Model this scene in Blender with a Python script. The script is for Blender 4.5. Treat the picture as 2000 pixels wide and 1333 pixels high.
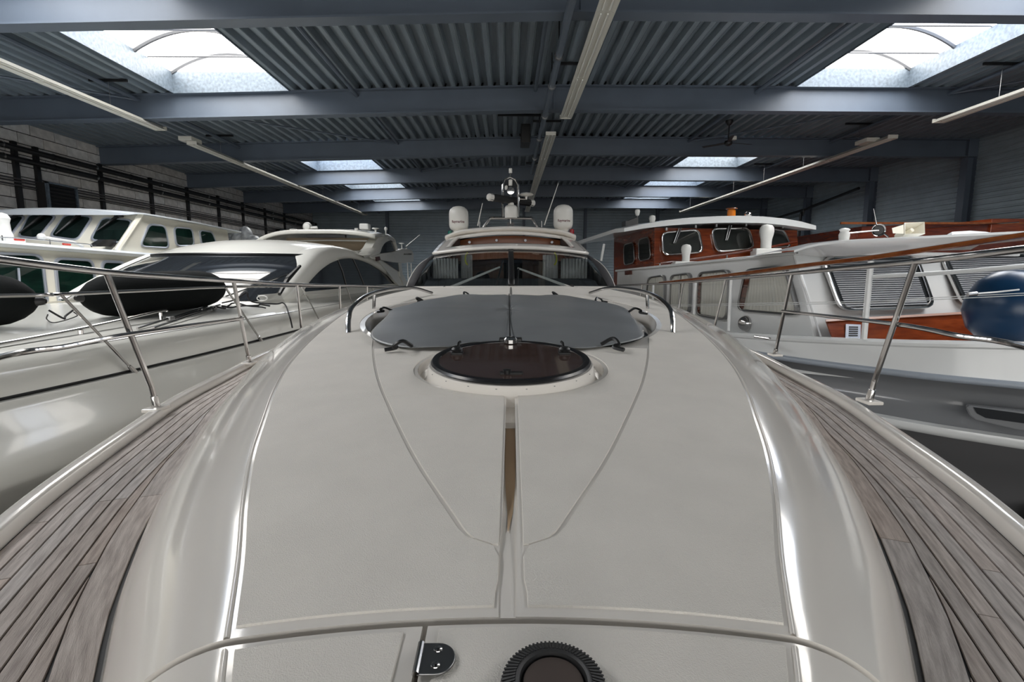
import bpy, bmesh, math, random
from math import sin, cos, pi, radians, sqrt, atan2
from mathutils import Vector, Matrix

for o in list(bpy.data.objects):
    bpy.data.objects.remove(o)
scene = bpy.context.scene
COL = scene.collection
random.seed(7)

# ------------------------------------------------------------------ camera, world, exposure
PITCH = math.atan(132.5 / 1000)
YAW = math.atan(8 / 1000)
cam_data = bpy.data.cameras.new('camera')
cam = bpy.data.objects.new('camera', cam_data)
COL.objects.link(cam)
cam.location = (0, 0, 0)                    # eye level is z = 0, the hall floor lies at z = FLOOR
cam.rotation_euler = (pi / 2 - PITCH, 0, -YAW)
cam_data.sensor_width = 36
cam_data.lens = 18.0
cam_data.clip_start = 0.02
cam_data.clip_end = 200
scene.camera = cam
world = bpy.data.worlds.new('overcast_sky')
scene.world = world
world.use_nodes = True
world.node_tree.nodes['Background'].inputs[0].default_value = (0.82, 0.90, 1.0, 1)
world.node_tree.nodes['Background'].inputs[1].default_value = 1.0
vs = scene.view_settings
vs.view_transform = 'Standard'
vs.look = 'None'
vs.gamma = 1
vs.use_curve_mapping = False
vs.exposure = 1.58
SKYLIGHT = 3.9                              # radiance of the opal roof lights
FILL_DOORLIGHT = 1.5                             # fill glow of an added, unseen hall door behind the viewer
FLOOR = -3.3
scene.cycles.max_bounces = 8
scene.cycles.diffuse_bounces = 5
scene.cycles.glossy_bounces = 4
scene.cycles.transparent_max_bounces = 12
scene.cycles.caustics_reflective = False
scene.cycles.caustics_refractive = False

# ------------------------------------------------------------------ measuring helpers
CP, SP = cos(PITCH), sin(PITCH)
CA, SA = cos(YAW), sin(YAW)


def ray(x, y):
    u = (x - 1000) / 1000
    v = (666.5 - y) / 1000
    X, Y, Z = u, CP + v * SP, -SP + v * CP
    return Vector((X * CA + Y * SA, -X * SA + Y * CA, Z))


def onX(x, y, X):
    d = ray(x, y)
    return d * (X / d.x)


def onY(x, y, Y):
    d = ray(x, y)
    return d * (Y / d.y)


def onZ(x, y, Z):
    d = ray(x, y)
    return d * (Z / d.z)


def onP(x, y, p, n):
    d = ray(x, y)
    return d * (Vector(p).dot(n) / d.dot(n))


def lerp(tab, x):
    if x <= tab[0][0]:
        return tab[0][1]
    for (a, b), (c, d) in zip(tab, tab[1:]):
        if x <= c:
            return b + (d - b) * (x - a) / (c - a)
    return tab[-1][1]


def smooth_table(tab, step=0.05):
    """resample a table with a Catmull style monotone cubic"""
    xs = [t[0] for t in tab]
    ys = [t[1] for t in tab]
    n = len(xs)
    dl = [(ys[i + 1] - ys[i]) / (xs[i + 1] - xs[i]) for i in range(n - 1)]
    m = [dl[0]] + [(0 if dl[i - 1] * dl[i] <= 0 else 2 * dl[i - 1] * dl[i] / (dl[i - 1] + dl[i])) for i in range(1, n - 1)] + [dl[-1]]
    out = []
    x = xs[0]
    while x < xs[-1]:
        i = max(k for k in range(n - 1) if xs[k] <= x + 1e-9)
        h = xs[i + 1] - xs[i]
        t = (x - xs[i]) / h
        y = (2 * t**3 - 3 * t**2 + 1) * ys[i] + (t**3 - 2 * t**2 + t) * h * m[i] + (-2 * t**3 + 3 * t**2) * ys[i + 1] + (t**3 - t**2) * h * m[i + 1]
        out.append((x, y))
        x += step
    out.append((xs[-1], ys[-1]))
    return out


def spline(pts, n=6):
    P = [Vector(p) for p in pts]
    if len(P) < 3:
        return P
    Q = [P[0] * 2 - P[1]] + P + [P[-1] * 2 - P[-2]]
    out = []
    for i in range(1, len(Q) - 2):
        a, b, c, d = Q[i - 1:i + 3]
        for k in range(n):
            t = k / n
            out.append(0.5 * ((2 * b) + (c - a) * t + (2 * a - 5 * b + 4 * c - d) * t * t + (3 * b - a - 3 * c + d) * t**3))
    out.append(P[-1])
    return out


# ------------------------------------------------------------------ mesh builder
class MB:
    def __init__(self):
        self.v = []
        self.f = []

    def add(self, vs_, fs_):
        o = len(self.v)
        self.v += [tuple(p) for p in vs_]
        self.f += [tuple(i + o for i in f) for f in fs_]
        return self

    def box(self, x0, x1, y0, y1, z0, z1):
        return self.hexa([(x0, y0, z0), (x1, y0, z0), (x1, y1, z0), (x0, y1, z0)], [(x0, y0, z1), (x1, y0, z1), (x1, y1, z1), (x0, y1, z1)])

    def hexa(self, bot, top):
        return self.add(list(bot) + list(top), [(3, 2, 1, 0), (4, 5, 6, 7), (0, 1, 5, 4), (1, 2, 6, 5), (2, 3, 7, 6), (3, 0, 4, 7)])

    def obox(self, c, sx, sy, sz, M):
        P = []
        for z in (-.5, .5):
            for x, y in ((-.5, -.5), (.5, -.5), (.5, .5), (-.5, .5)):
                P.append(Vector(c) + M @ Vector((x * sx, y * sy, z * sz)))
        return self.hexa(P[:4], P[4:])

    def prism(self, poly, vec):
        n = len(poly)
        a = [Vector(p) for p in poly]
        b = [p + Vector(vec) for p in a]
        return self.add(a + b, [tuple(range(n))[::-1], tuple(range(n, 2 * n))] + [(i, (i + 1) % n, n + (i + 1) % n, n + i) for i in range(n)])

    def loft(self, rows, closed=False, cap=False):
        n = len(rows[0])
        vs_ = [p for r in rows for p in r]
        fs_ = []
        for i in range(len(rows) - 1):
            for j in range(n if closed else n - 1):
                k = (j + 1) % n
                fs_.append((i * n + j, i * n + k, (i + 1) * n + k, (i + 1) * n + j))
        if cap:
            fs_.append(tuple(range(n))[::-1])
            fs_.append(tuple(range((len(rows) - 1) * n, len(rows) * n)))
        return self.add(vs_, fs_)

    def tube(self, pts, r, n=8, closed=False, sx=1.0):
        P = [Vector(p) for p in pts]
        m = len(P)
        rows = []
        up = None
        for i, p in enumerate(P):
            if closed:
                t = (P[(i + 1) % m] - P[i - 1]).normalized()
            else:
                t = (P[min(i + 1, m - 1)] - P[max(i - 1, 0)]).normalized()
            if up is None:
                up = Vector((0, 0, 1)) if abs(t.z) < .9 else Vector((0, 1, 0))
            a = t.cross(up)
            if a.length < 1e-6:
                a = t.orthogonal()
            a.normalize()
            up = a.cross(t).normalized()
            rr = r[i] if isinstance(r, (list, tuple)) else r
            rows.append([p + a * (rr * sx * cos(2 * pi * k / n)) + up * (rr * sin(2 * pi * k / n)) for k in range(n)])
        if closed:
            rows.append(rows[0])
        return self.loft(rows, closed=True, cap=not closed)

    def lathe(self, prof, c=(0, 0, 0), M=None, n=24):
        M = M or Matrix.Identity(3)
        rows = []
        for r, z in prof:
            rows.append([Vector(c) + M @ Vector((max(r, 1e-4) * cos(2 * pi * k / n), max(r, 1e-4) * sin(2 * pi * k / n), z)) for k in range(n)])
        return self.loft(rows, closed=True, cap=True)

    def ball(self, c, r, n=14, sz=1.0, M=None):
        return self.lathe([(r * cos(-pi / 2 + pi * i / 8), r * sz * sin(-pi / 2 + pi * i / 8)) for i in range(9)], c, M, n)

    def build(self, name, m, parent=None, angle=35, bevel=0, solid=0, flip=True, uv=None):
        me = bpy.data.meshes.new(name)
        me.from_pydata(self.v, [], self.f)
        bm = bmesh.new()
        bm.from_mesh(me)
        bmesh.ops.remove_doubles(bm, verts=bm.verts, dist=2e-5)
        if flip:
            bmesh.ops.recalc_face_normals(bm, faces=bm.faces)
        bm.to_mesh(me)
        bm.free()
        me.materials.append(m)
        if uv and len(uv) == len(me.vertices):
            ul = me.uv_layers.new(name='grain')
            for lp in me.loops:
                ul.data[lp.index].uv = uv[lp.vertex_index]
        if angle:
            me.polygons.foreach_set('use_smooth', [True] * len(me.polygons))
            me.set_sharp_from_angle(angle=radians(angle))
        me.update()
        o = link(bpy.data.objects.new(name, me), parent)
        if solid:
            s = o.modifiers.new('solid', 'SOLIDIFY')
            s.thickness = abs(solid)
            s.offset = 1 if solid > 0 else -1
        if bevel:
            b = o.modifiers.new('bevel', 'BEVEL')
            b.width = bevel
            b.segments = 2
            b.limit_method = 'ANGLE'
            b.angle_limit = radians(40)
        return o


def wmat(o):
    if o.parent is None:
        return o.matrix_basis.copy()
    return wmat(o.parent) @ o.matrix_parent_inverse @ o.matrix_basis


def link(o, parent=None):
    """meshes carry world coordinates; the parent's own place is undone"""
    COL.objects.link(o)
    if parent is not None:
        o.parent = parent
        o.matrix_parent_inverse = wmat(parent).inverted()
    return o


def tag(o, label=None, cat=None, group=None, kind=None):
    if label:
        o['label'] = label
    if cat:
        o['category'] = cat
    if group:
        o['group'] = group
    if kind:
        o['kind'] = kind
    return o


def thing(name, label, cat, loc, group=None):
    o = bpy.data.objects.new(name, None)
    o.empty_display_size = .1
    COL.objects.link(o)
    o.location = loc
    return tag(o, label, cat, group)


def setting(name, loc=(0, 0, 0), label=None):
    o = bpy.data.objects.new(name, None)
    COL.objects.link(o)
    o.location = loc
    return tag(o, label, None, None, 'structure')


def share(o, name, parent, vec):
    """same mesh again, moved by vec"""
    c = bpy.data.objects.new(name, o.data)
    link(c, parent)
    c.location = Vector(vec)
    return c


# ------------------------------------------------------------------ materials
def lin(c):
    c = c / 255
    return c / 12.92 if c <= .04045 else ((c + .055) / 1.055) ** 2.4


def rgb(*c):
    return (lin(c[0]), lin(c[1]), lin(c[2]), 1)


MATS = {}


def mat(name, c, rough=.5, metal=0, var=0, vscale=4, c2=None, bump=0, bscale=200, spec=.5, coat=0, stretch=None, emit=0, rvar=0, space='Object'):
    m = bpy.data.materials.new(name)
    m.use_nodes = True
    nt = m.node_tree
    b = nt.nodes['Principled BSDF']
    b.inputs['Base Color'].default_value = rgb(*c)
    b.inputs['Roughness'].default_value = rough
    b.inputs['Metallic'].default_value = metal
    b.inputs['Specular IOR Level'].default_value = spec
    b.inputs['Coat Weight'].default_value = coat
    b.inputs['Coat Roughness'].default_value = .05
    if emit:
        b.inputs['Emission Color'].default_value = rgb(*c)
        b.inputs['Emission Strength'].default_value = emit
    co = None

    def coords():
        nonlocal co
        if co is None:
            tc = nt.nodes.new('ShaderNodeTexCoord')
            co = tc.outputs[space]
            if stretch:
                mp = nt.nodes.new('ShaderNodeMapping')
                mp.inputs['Scale'].default_value = stretch
                nt.links.new(co, mp.inputs[0])
                co = mp.outputs[0]
        return co
    if var or c2 or rvar:
        no = nt.nodes.new('ShaderNodeTexNoise')
        no.inputs['Scale'].default_value = vscale
        no.inputs['Detail'].default_value = 5
        nt.links.new(coords(), no.inputs['Vector'])
        rp = nt.nodes.new('ShaderNodeValToRGB')
        rp.color_ramp.elements[0].position = .35
        rp.color_ramp.elements[1].position = .65
        lo = c2 or tuple(max(0, v * (1 - var)) for v in c)
        rp.color_ramp.elements[0].color = rgb(*lo)
        rp.color_ramp.elements[1].color = rgb(*c)
        nt.links.new(no.outputs['Fac'], rp.inputs[0])
        if var or c2:
            nt.links.new(rp.outputs[0], b.inputs['Base Color'])
        if rvar:
            mr = nt.nodes.new('ShaderNodeMapRange')
            mr.inputs['To Min'].default_value = rough - rvar
            mr.inputs['To Max'].default_value = rough + rvar
            nt.links.new(no.outputs['Fac'], mr.inputs['Value'])
            nt.links.new(mr.outputs[0], b.inputs['Roughness'])
    if bump:
        n2 = nt.nodes.new('ShaderNodeTexNoise')
        n2.inputs['Scale'].default_value = bscale
        n2.inputs['Detail'].default_value = 3
        nt.links.new(coords(), n2.inputs['Vector'])
        bp = nt.nodes.new('ShaderNodeBump')
        bp.inputs['Strength'].default_value = bump
        bp.inputs['Distance'].default_value = .01
        nt.links.new(n2.outputs['Fac'], bp.inputs['Height'])
        nt.links.new(bp.outputs[0], b.inputs['Normal'])
    MATS[name] = m
    return m


def random_tint(m, amount, hue=.0):
    """small difference of tone from piece to piece"""
    nt = m.node_tree
    b = nt.nodes['Principled BSDF']
    oi = nt.nodes.new('ShaderNodeObjectInfo')
    mr = nt.nodes.new('ShaderNodeMapRange')
    mr.inputs['To Min'].default_value = 1 - amount
    mr.inputs['To Max'].default_value = 1 + amount
    nt.links.new(oi.outputs['Random'], mr.inputs['Value'])
    hs = nt.nodes.new('ShaderNodeHueSaturation')
    nt.links.new(mr.outputs[0], hs.inputs['Value'])
    if hue:
        m2 = nt.nodes.new('ShaderNodeMapRange')
        m2.inputs['To Min'].default_value = 1 - hue
        m2.inputs['To Max'].default_value = 1 + hue
        ml = nt.nodes.new('ShaderNodeMath')
        ml.operation = 'FRACT'
        mu = nt.nodes.new('ShaderNodeMath')
        mu.operation = 'MULTIPLY'
        mu.inputs[1].default_value = 7.31
        nt.links.new(oi.outputs['Random'], mu.inputs[0])
        nt.links.new(mu.outputs[0], ml.inputs[0])
        nt.links.new(ml.outputs[0], m2.inputs['Value'])
        nt.links.new(m2.outputs[0], hs.inputs['Saturation'])
    src = b.inputs['Base Color'].links[0].from_socket if b.inputs['Base Color'].links else None
    if src:
        nt.links.new(src, hs.inputs['Color'])
    else:
        hs.inputs['Color'].default_value = b.inputs['Base Color'].default_value
    nt.links.new(hs.outputs[0], b.inputs['Base Color'])
    return m


def glass(name, tint, rough=.02):
    """thin tinted pane: a coloured transparent sheet with a Fresnel reflection"""
    m = bpy.data.materials.new(name)
    m.use_nodes = True
    nt = m.node_tree
    nt.nodes.remove(nt.nodes['Principled BSDF'])
    out = nt.nodes['Material Output']
    tr = nt.nodes.new('ShaderNodeBsdfTransparent')
    tr.inputs[0].default_value = rgb(*tint)
    gl = nt.nodes.new('ShaderNodeBsdfGlossy')
    gl.inputs['Roughness'].default_value = rough
    lw = nt.nodes.new('ShaderNodeLayerWeight')
    lw.inputs[0].default_value = .5
    pw = nt.nodes.new('ShaderNodeMath')
    pw.operation = 'POWER'
    pw.inputs[1].default_value = 4.5
    nt.links.new(lw.outputs['Facing'], pw.inputs[0])
    fr = nt.nodes.new('ShaderNodeMath')
    fr.operation = 'MULTIPLY_ADD'
    fr.inputs[1].default_value = .9
    fr.inputs[2].default_value = .05
    nt.links.new(pw.outputs[0], fr.inputs[0])
    mx = nt.nodes.new('ShaderNodeMixShader')
    nt.links.new(fr.outputs[0], mx.inputs[0])
    nt.links.new(tr.outputs[0], mx.inputs[1])
    nt.links.new(gl.outputs[0], mx.inputs[2])
    nt.links.new(mx.outputs[0], out.inputs[0])
    MATS[name] = m
    return m


def opal(name, c, strength):
    m = bpy.data.materials.new(name)
    m.use_nodes = True
    nt = m.node_tree
    nt.nodes.remove(nt.nodes['Principled BSDF'])
    e = nt.nodes.new('ShaderNodeEmission')
    e.inputs[0].default_value = rgb(*c)
    e.inputs[1].default_value = strength
    nt.links.new(e.outputs[0], nt.nodes['Material Output'].inputs[0])
    MATS[name] = m
    return m


GEL = mat('cream_gelcoat', (231, 226, 219), .12, spec=.5, coat=.4, rvar=.02, vscale=3)
NONSKID = mat('nonskid_gelcoat', (231, 226, 218), .62, var=.025, vscale=6, bump=.35, bscale=420, spec=.35)
STEEL = mat('stainless_steel', (200, 198, 196), .13, 1)
DULLSTEEL = mat('brushed_steel', (150, 150, 150), .3, 1)
GALV = mat('galvanised_sheet', (104, 116, 128), .42, .2, var=.2, vscale=14)
BEAM = mat('blue_grey_steel_paint', (92, 102, 115), .42, var=.05, vscale=1.5)
DECKSHEET = mat('roof_sheet_steel', (134, 146, 155), .36, .15, var=.10, vscale=3, stretch=(6, .4, 1))
BLOCK = random_tint(mat('sand_lime_block', (222, 219, 216), .85, var=.10, vscale=5, bump=.15, bscale=40), .12, .6)
MORTAR = mat('dark_mortar', (38, 36, 36), .9)
CLAD = mat('grey_wall_cladding', (158, 172, 180), .32, .12, var=.06, vscale=2)
BLACK = mat('black_plastic', (22, 22, 23), .4)
BLACKPIPE = mat('black_pipe', (24, 24, 26), .45)
CONCRETE = mat('concrete_floor', (88, 86, 84), .7, var=.15, vscale=2)
LAMPW = mat('lamp_white_enamel', (206, 204, 194), .4)
TUBEW = mat('lamp_tube_glass', (232, 232, 226), .25)
# ================================================================== the hall
BX0, BX1, RIDGE = -14.6, 16.9, 1.2
ZB = [(-14.6, 3.85), (1.2, 4.22), (16.9, 4.16)]          # underside of the roof beams
DEPTH = .62
Y0, BAY = 9.1, 5.02
YB = {k: Y0 + BAY * (k - 1) for k in range(-2, 8)}       # beam k stands at YB[k]
YN, YF = -11.5, 39.3


def ceilz(x):
    return lerp(ZB, x) + DEPTH


MB().box(BX0 - .3, BX1 + .3, YN - .3, YF + .3, FLOOR - .2, FLOOR).build('floor', CONCRETE, None, 0)['kind'] = 'structure'

# --- roof lights: bay -> list of x ranges
SKY_L, SKY_R = (-8.6, -5.6), (7.45, 10.4)
SKY_BAYS = [-1, 0, 1, 3, 4, 5]
OPAL_W = opal('opal_pane_warm', (250, 246, 240), SKYLIGHT)
OPAL_C = opal('opal_pane_cool', (236, 243, 255), SKYLIGHT)
RIBM = mat('rooflight_rib', (92, 94, 98), .5)

ceiling = setting('ceiling')
P = .32
for k in range(-2, 7):
    ya, yb = YB[k], YB[k + 1]
    if k == 6:
        yb = YF
    if k == -2:
        ya = YN
    spans = [(BX0, BX1)]
    if k in SKY_BAYS:
        spans = [(BX0, SKY_L[0]), (SKY_L[1], SKY_R[0]), (SKY_R[1], BX1)]
    for xa, xb in spans:
        n = max(1, int(round((xb - xa) / P)))
        w = (xb - xa) / n
        row = []
        for i in range(n):
            for fx, dz in ((0, 0), (.30, 0), (.34, .012), (.38, 0), (.48, .13), (.88, .13)):
                row.append((xa + (i + fx) * w, dz))
        row.append((xb, 0))
        m = MB()
        m.loft([[(x, y, ceilz(x) + dz) for x, dz in row] for y in (ya, yb)])
        m.build('roof_sheet', DECKSHEET, ceiling, 20, flip=False)
        MB().loft([[(x, y, ceilz(x) + dz) for x, dz in ([(xa, .14), (max(xa, min(xb, RIDGE)), .14), (xb, .14), (xb, .34), (max(xa, min(xb, RIDGE)), .34), (xa, .34)])] for y in (ya - .0, yb)], True, True).build('roof_insulation', MORTAR, ceiling, 0)

wn = 0
for k in SKY_BAYS:
    for (xa, xb) in (SKY_L, SKY_R):
        wn += 1
        ya, yb = YB[k] + .16, YB[k + 1] - .16
        w = setting('window_%d' % wn, ((xa + xb) / 2, (ya + yb) / 2, ceilz((xa + xb) / 2)))
        za, zb = ceilz(xa), ceilz(xb)
        zt = max(za, zb) + .42
        t = .03
        MB().hexa([(xa, ya, za - .03), (xa + t, ya, za - .03), (xa + t, yb, za - .03), (xa, yb, za - .03)], [(xa, ya, zt), (xa + t, ya, zt), (xa + t, yb, zt), (xa, yb, zt)]).build('curb_panel', GALV, w, 0)
        MB().hexa([(xb - t, ya, zb - .03), (xb, ya, zb - .03), (xb, yb, zb - .03), (xb - t, yb, zb - .03)], [(xb - t, ya, zt), (xb, ya, zt), (xb, yb, zt), (xb - t, yb, zt)]).build('curb_panel', GALV, w, 0)
        for y in (ya, yb):
            MB().hexa([(xa, y - t, za - .03), (xb, y - t, zb - .03), (xb, y, zb - .03), (xa, y, za - .03)] if y == yb else [(xa, y, za - .03), (xb, y, zb - .03), (xb, y + t, zb - .03), (xa, y + t, za - .03)],
                      [(xa, y - t, zt), (xb, y - t, zt), (xb, y, zt), (xa, y, zt)] if y == yb else [(xa, y, zt), (xb, y, zt), (xb, y + t, zt), (xa, y + t, zt)]).build('curb_panel', GALV, w, 0)
        N = 16
        arc = [(xa + (xb - xa) * i / N, zt + .46 * (1 - (2 * i / N - 1) ** 2)) for i in range(N + 1)]
        cuts = [yb, yb - 1.36, yb - 2.72, yb - 4.08, ya]
        for j in range(4):
            y1, y2 = cuts[j + 1] + .02, cuts[j] - .02
            MB().loft([[(x, y1, z) for x, z in arc], [(x, y2, z) for x, z in arc]]).build('pane', OPAL_C if (j + wn) % 3 == 1 else OPAL_W, w, 0)
        for y in (ya + .01, yb - .01):
            m = MB()
            m.add([(x, y, z) for x, z in arc], [tuple(range(N + 1))])
            m.build('gable_pane', OPAL_W, w, 0)
        for y in [cuts[0] - .03] + cuts[1:4] + [ya + .03]:
            MB().tube([(x, y, z - .03) for x, z in arc], .05, 6).build('rib', RIBM, w)
        for j in (1, 2):
            y = yb - 1.36 * j + .45
            MB().tube([(xa + .02, y, zt + .02), (xb - .02, y, zt + .02)], .022, 5).build('tie_rod', RIBM, w)

# --- roof beams
for k in range(-1, 7):
    y = YB[k]
    b = setting('roof_beam', (RIDGE, y, lerp(ZB, RIDGE)), 'blue-grey painted steel roof beam across the hall')
    xs = [BX0, RIDGE, BX1]
    m = MB()
    m.loft([[(x, y - .01, lerp(ZB, x) + .02), (x, y + .01, lerp(ZB, x) + .02), (x, y + .01, ceilz(x) - .02), (x, y - .01, ceilz(x) - .02)] for x in xs], True, True)
    m.build('web', BEAM, b, 0)
    for dz in (0, DEPTH - .03):
        m = MB()
        m.loft([[(x, y - .15, lerp(ZB, x) + dz), (x, y + .15, lerp(ZB, x) + dz), (x, y + .15, lerp(ZB, x) + dz + .03), (x, y - .15, lerp(ZB, x) + dz + .03)] for x in xs], True, True)
        m.build('flange', BEAM, b, 0)
    for x in (RIDGE,):
        MB().hexa([(x - .012, y - .14, lerp(ZB, x) + .03), (x + .012, y - .14, lerp(ZB, x) + .03), (x + .012, y + .14, lerp(ZB, x) + .03), (x - .012, y + .14, lerp(ZB, x) + .03)],
                  [(x - .012, y - .14, ceilz(x) - .03), (x + .012, y - .14, ceilz(x) - .03), (x + .012, y + .14, ceilz(x) - .03), (x - .012, y + .14, ceilz(x) - .03)]).build('stiffener', BEAM, b, 0)
    # column at the right wall
    c = setting('wall_column', (BX1 - .15, y, FLOOR), 'blue-grey steel column against the clad wall')
    zt = lerp(ZB, BX1)
    MB().box(BX1 - .32, BX1 - .02, y - .01, y + .01, FLOOR, zt + DEPTH).build('web', BEAM, c, 0)
    MB().box(BX1 - .34, BX1 - .32, y - .15, y + .15, FLOOR, zt + DEPTH - .02).build('flange', BEAM, c, 0)
    MB().box(BX1 - .36, BX1, y - .155, y - .14, zt + .031, zt + DEPTH - .031).build('end_plate', BEAM, c, 0)
    MB().box(BX1 - .02, BX1, y - .15, y + .15, FLOOR, zt + DEPTH - .02).build('flange', BEAM, c, 0)

# --- purlin tubes and wind bracing
tn = 0
for x in (-9.6, -3.93, 6.5, 11.6):
    tn += 1
    z = ceilz(x) - .12
    MB().tube([(x, YN, z), (x, YF, z)], .05, 8).build('trim_%d' % tn, BEAM)['kind'] = 'structure'
brs = [(2, -3.93, -9.6), (2, 6.5, 11.6), (4, -3.93, 1.2), (4, 6.5, 1.2), (5, -3.93, 1.2), (5, 6.5, 11.6), (3, -3.93, 1.2), (3, 6.5, 1.2), (1, -9.6, -14.4), (1, 11.6, 16.6)]
for k, xa, xb in brs:
    tn += 1
    MB().tube([(xa, YB[k + 1] - .1, ceilz(xa) - .14), (xb, YB[k] + .5, ceilz(xb) - .14)], .028, 6).build('trim_%d' % tn, BEAM)['kind'] = 'structure'

# --- left wall: sand-lime blocks laid in courses over a dark mortar bed
wall_left = setting('wall_left', (BX0, 14, FLOOR))
MB().box(BX0 - .3, BX0 - .012, YN, YF, FLOOR, 5.0).build('mortar_bed', MORTAR, wall_left, 0)
BH, BL, J = .325, .86, .028
base = MB().box(BX0 - .02, BX0 + .012, J / 2, BL - J / 2, J / 2, BH - J / 2).build('block', BLOCK, wall_left, 0)
base.location = (0, 14.0, .7 - .0)
far, cells = MB(), []
zr = 0
r = 0
z = FLOOR
while z + BH < 4.75:
    y = YN + (BL / 2 if r % 2 else 0)
    while y + BL < YF + .5:
        cells.append((y, z))
        y += BL
    z += BH
    r += 1
seen = [c for c in cells if c[0] > 13.2 and c[1] > .75 and c[1] < 4.35]
seen.sort(key=lambda c: c[0])
near = seen[:299]
nearset = set(near)
first = True
for (y, z) in near:
    if first:
        base.location = (0, y, z)
        first = False
        continue
    share(base, 'block', wall_left, (random.uniform(-.004, .004), y, z))
for (y, z) in cells:
    if (y, z) in nearset:
        continue
    far.box(BX0 - .02, BX0 + .012, y + J / 2, y + BL - J / 2, z + J / 2, z + BH - J / 2)
far.build('block_courses', BLOCK, wall_left, 0)['kind'] = 'stuff'


def cladding(name, plane, segs, z0, z1, parent):
    """horizontal box-rib sheets; plane gives (point, direction) per segment"""
    pitch = .2
    for (pa, pb, nx, ny) in segs:
        rows = []
        z = z0
        prof = []
        while z < z1:
            prof += [(z, 0), (z + .11, 0), (z + .135, .035), (z + .175, .035)]
            z += pitch
        m = MB()
        m.loft([[(pa[0] + nx * d, pa[1] + ny * d, zz) for zz, d in prof], [(pb[0] + nx * d, pb[1] + ny * d, zz) for zz, d in prof]])
        m.build(name, CLAD, parent, 20)


wall_right = setting('wall_right', (BX1, 14, FLOOR))
segs = []
ys = [YN] + [YB[k] for k in range(-1, 7)] + [YF]
for a, b in zip(ys, ys[1:]):
    segs.append(((BX1 + .02, a + .005, 0), (BX1 + .02, b - .005, 0), -1, 0))
cladding('wall_sheet', None, segs, FLOOR, 4.78, wall_right)
MB().box(BX1 + .03, BX1 + .3, YN, YF, FLOOR, 5.0).build('wall_backing', CLAD, wall_right, 0)
wall_far = setting('wall_far', (RIDGE, YF, FLOOR))
xs = [BX0 - .1, -9.0, -3.7, 1.2, 5.8, 11.2, BX1 + .1]
cladding('wall_sheet', None, [((a + .01, YF, 0), (b - .01, YF, 0), 0, -1) for a, b in zip(xs, xs[1:])], FLOOR, 4.8, wall_far)
MB().box(BX0 - .3, BX1 + .3, YF + .03, YF + .3, FLOOR, 5.2).build('wall_backing', CLAD, wall_far, 0)
for x in xs[1:-1]:
    m = MB().box(x - .1, x + .1, YF - .32, YF - .04, FLOOR, ceilz(x)).build('wall_post', BEAM, wall_far, 0)
wn_ = setting('wall_near', (RIDGE, YN, FLOOR))
DX0, DX1, DZ = -9.0, 11.4, 3.0
for a, b, c, d in ((BX0 - .1, DX0, FLOOR, 5.2), (DX1, BX1 + .1, FLOOR, 5.2), (DX0, DX1, DZ, 5.2)):
    MB().box(a, b, YN - .3, YN, c, d).build('wall_sheet', CLAD, wn_, 0)
dn = setting('fill_door_1', (RIDGE, YN, FLOOR))  # added out of view, its glowing panes fill the hall from the front
FILL_DOORPANE = opal('fill_door_opal', (246, 244, 240), FILL_DOORLIGHT)
for i in range(12):
    for j in range(5):
        xa, zb_ = DX0 + (DX1 - DX0) * i / 12, FLOOR + (DZ - FLOOR) * j / 5
        MB().box(xa + .06, xa + (DX1 - DX0) / 12 - .06, YN - .2, YN - .16, zb_ + .06, zb_ + (DZ - FLOOR) / 5 - .06).build('fill_door_pane', FILL_DOORPANE, dn, 0)
for i in range(13):
    x = DX0 + (DX1 - DX0) * i / 12
    MB().box(x - .06, x + .06, YN - .24, YN - .12, FLOOR, DZ).build('fill_door_stile', BEAM, dn, 0)
for j in range(6):
    z = FLOOR + (DZ - FLOOR) * j / 5
    MB().box(DX0, DX1, YN - .24, YN - .121, z - .06, z + .06).build('fill_door_rail', BEAM, dn, 0)

# --- pipes on the block wall
for zz, lab in ((3.62, 'upper'), (3.30, 'lower')):
    t = thing('wall_pipe', '%s of the two fat black pipes running along the block wall' % lab, 'pipe', (BX0 + .3, 26, zz))
    m = MB()
    m.tube([(BX0 + .3, YN + 1, zz), (BX0 + .3, YF - .2, zz)], .085, 10).build('pipe_run', BLACKPIPE, t)
    for k in range(16):
        y = 13.5 + 1.67 * k
        MB().tube([(BX0 + .3, y - .02, zz), (BX0 + .3, y + .02, zz)], .1, 10).build('pipe_clamp', STEEL if k % 2 else BLACKPIPE, t)
        MB().box(BX0 + .0, BX0 + .3, y + .1, y + .14, zz - .02, zz + .02).build('bracket_arm', BLACKPIPE, t, 0)
rail_group = 'dark vertical mounting channels on the block wall'
for i, y in enumerate((15.8, 16.5, 19.0, 21.6, 24.0, 26.5, 28.9, 31.5, 34.2)):
    o = MB().box(BX0 + .0, BX0 + .11, y - .07, y + .07, FLOOR, lerp(ZB, BX0) - .0).build('mounting_channel', BLACKPIPE, wall_left, 0)
for zz, lab in ((2.76, 'upper'), (2.68, 'middle'), (2.58, 'lowest')):
    o = MB().tube([(BX0 + .15, YN + 1, zz), (BX0 + .15, YF - .3, zz)], .028, 6).build('cable_conduit', mat('conduit_' + lab, (74, 72, 74), .5))
    tag(o, '%s of three thin grey conduits along the block wall under the black pipes' % lab, 'conduit')
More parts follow.
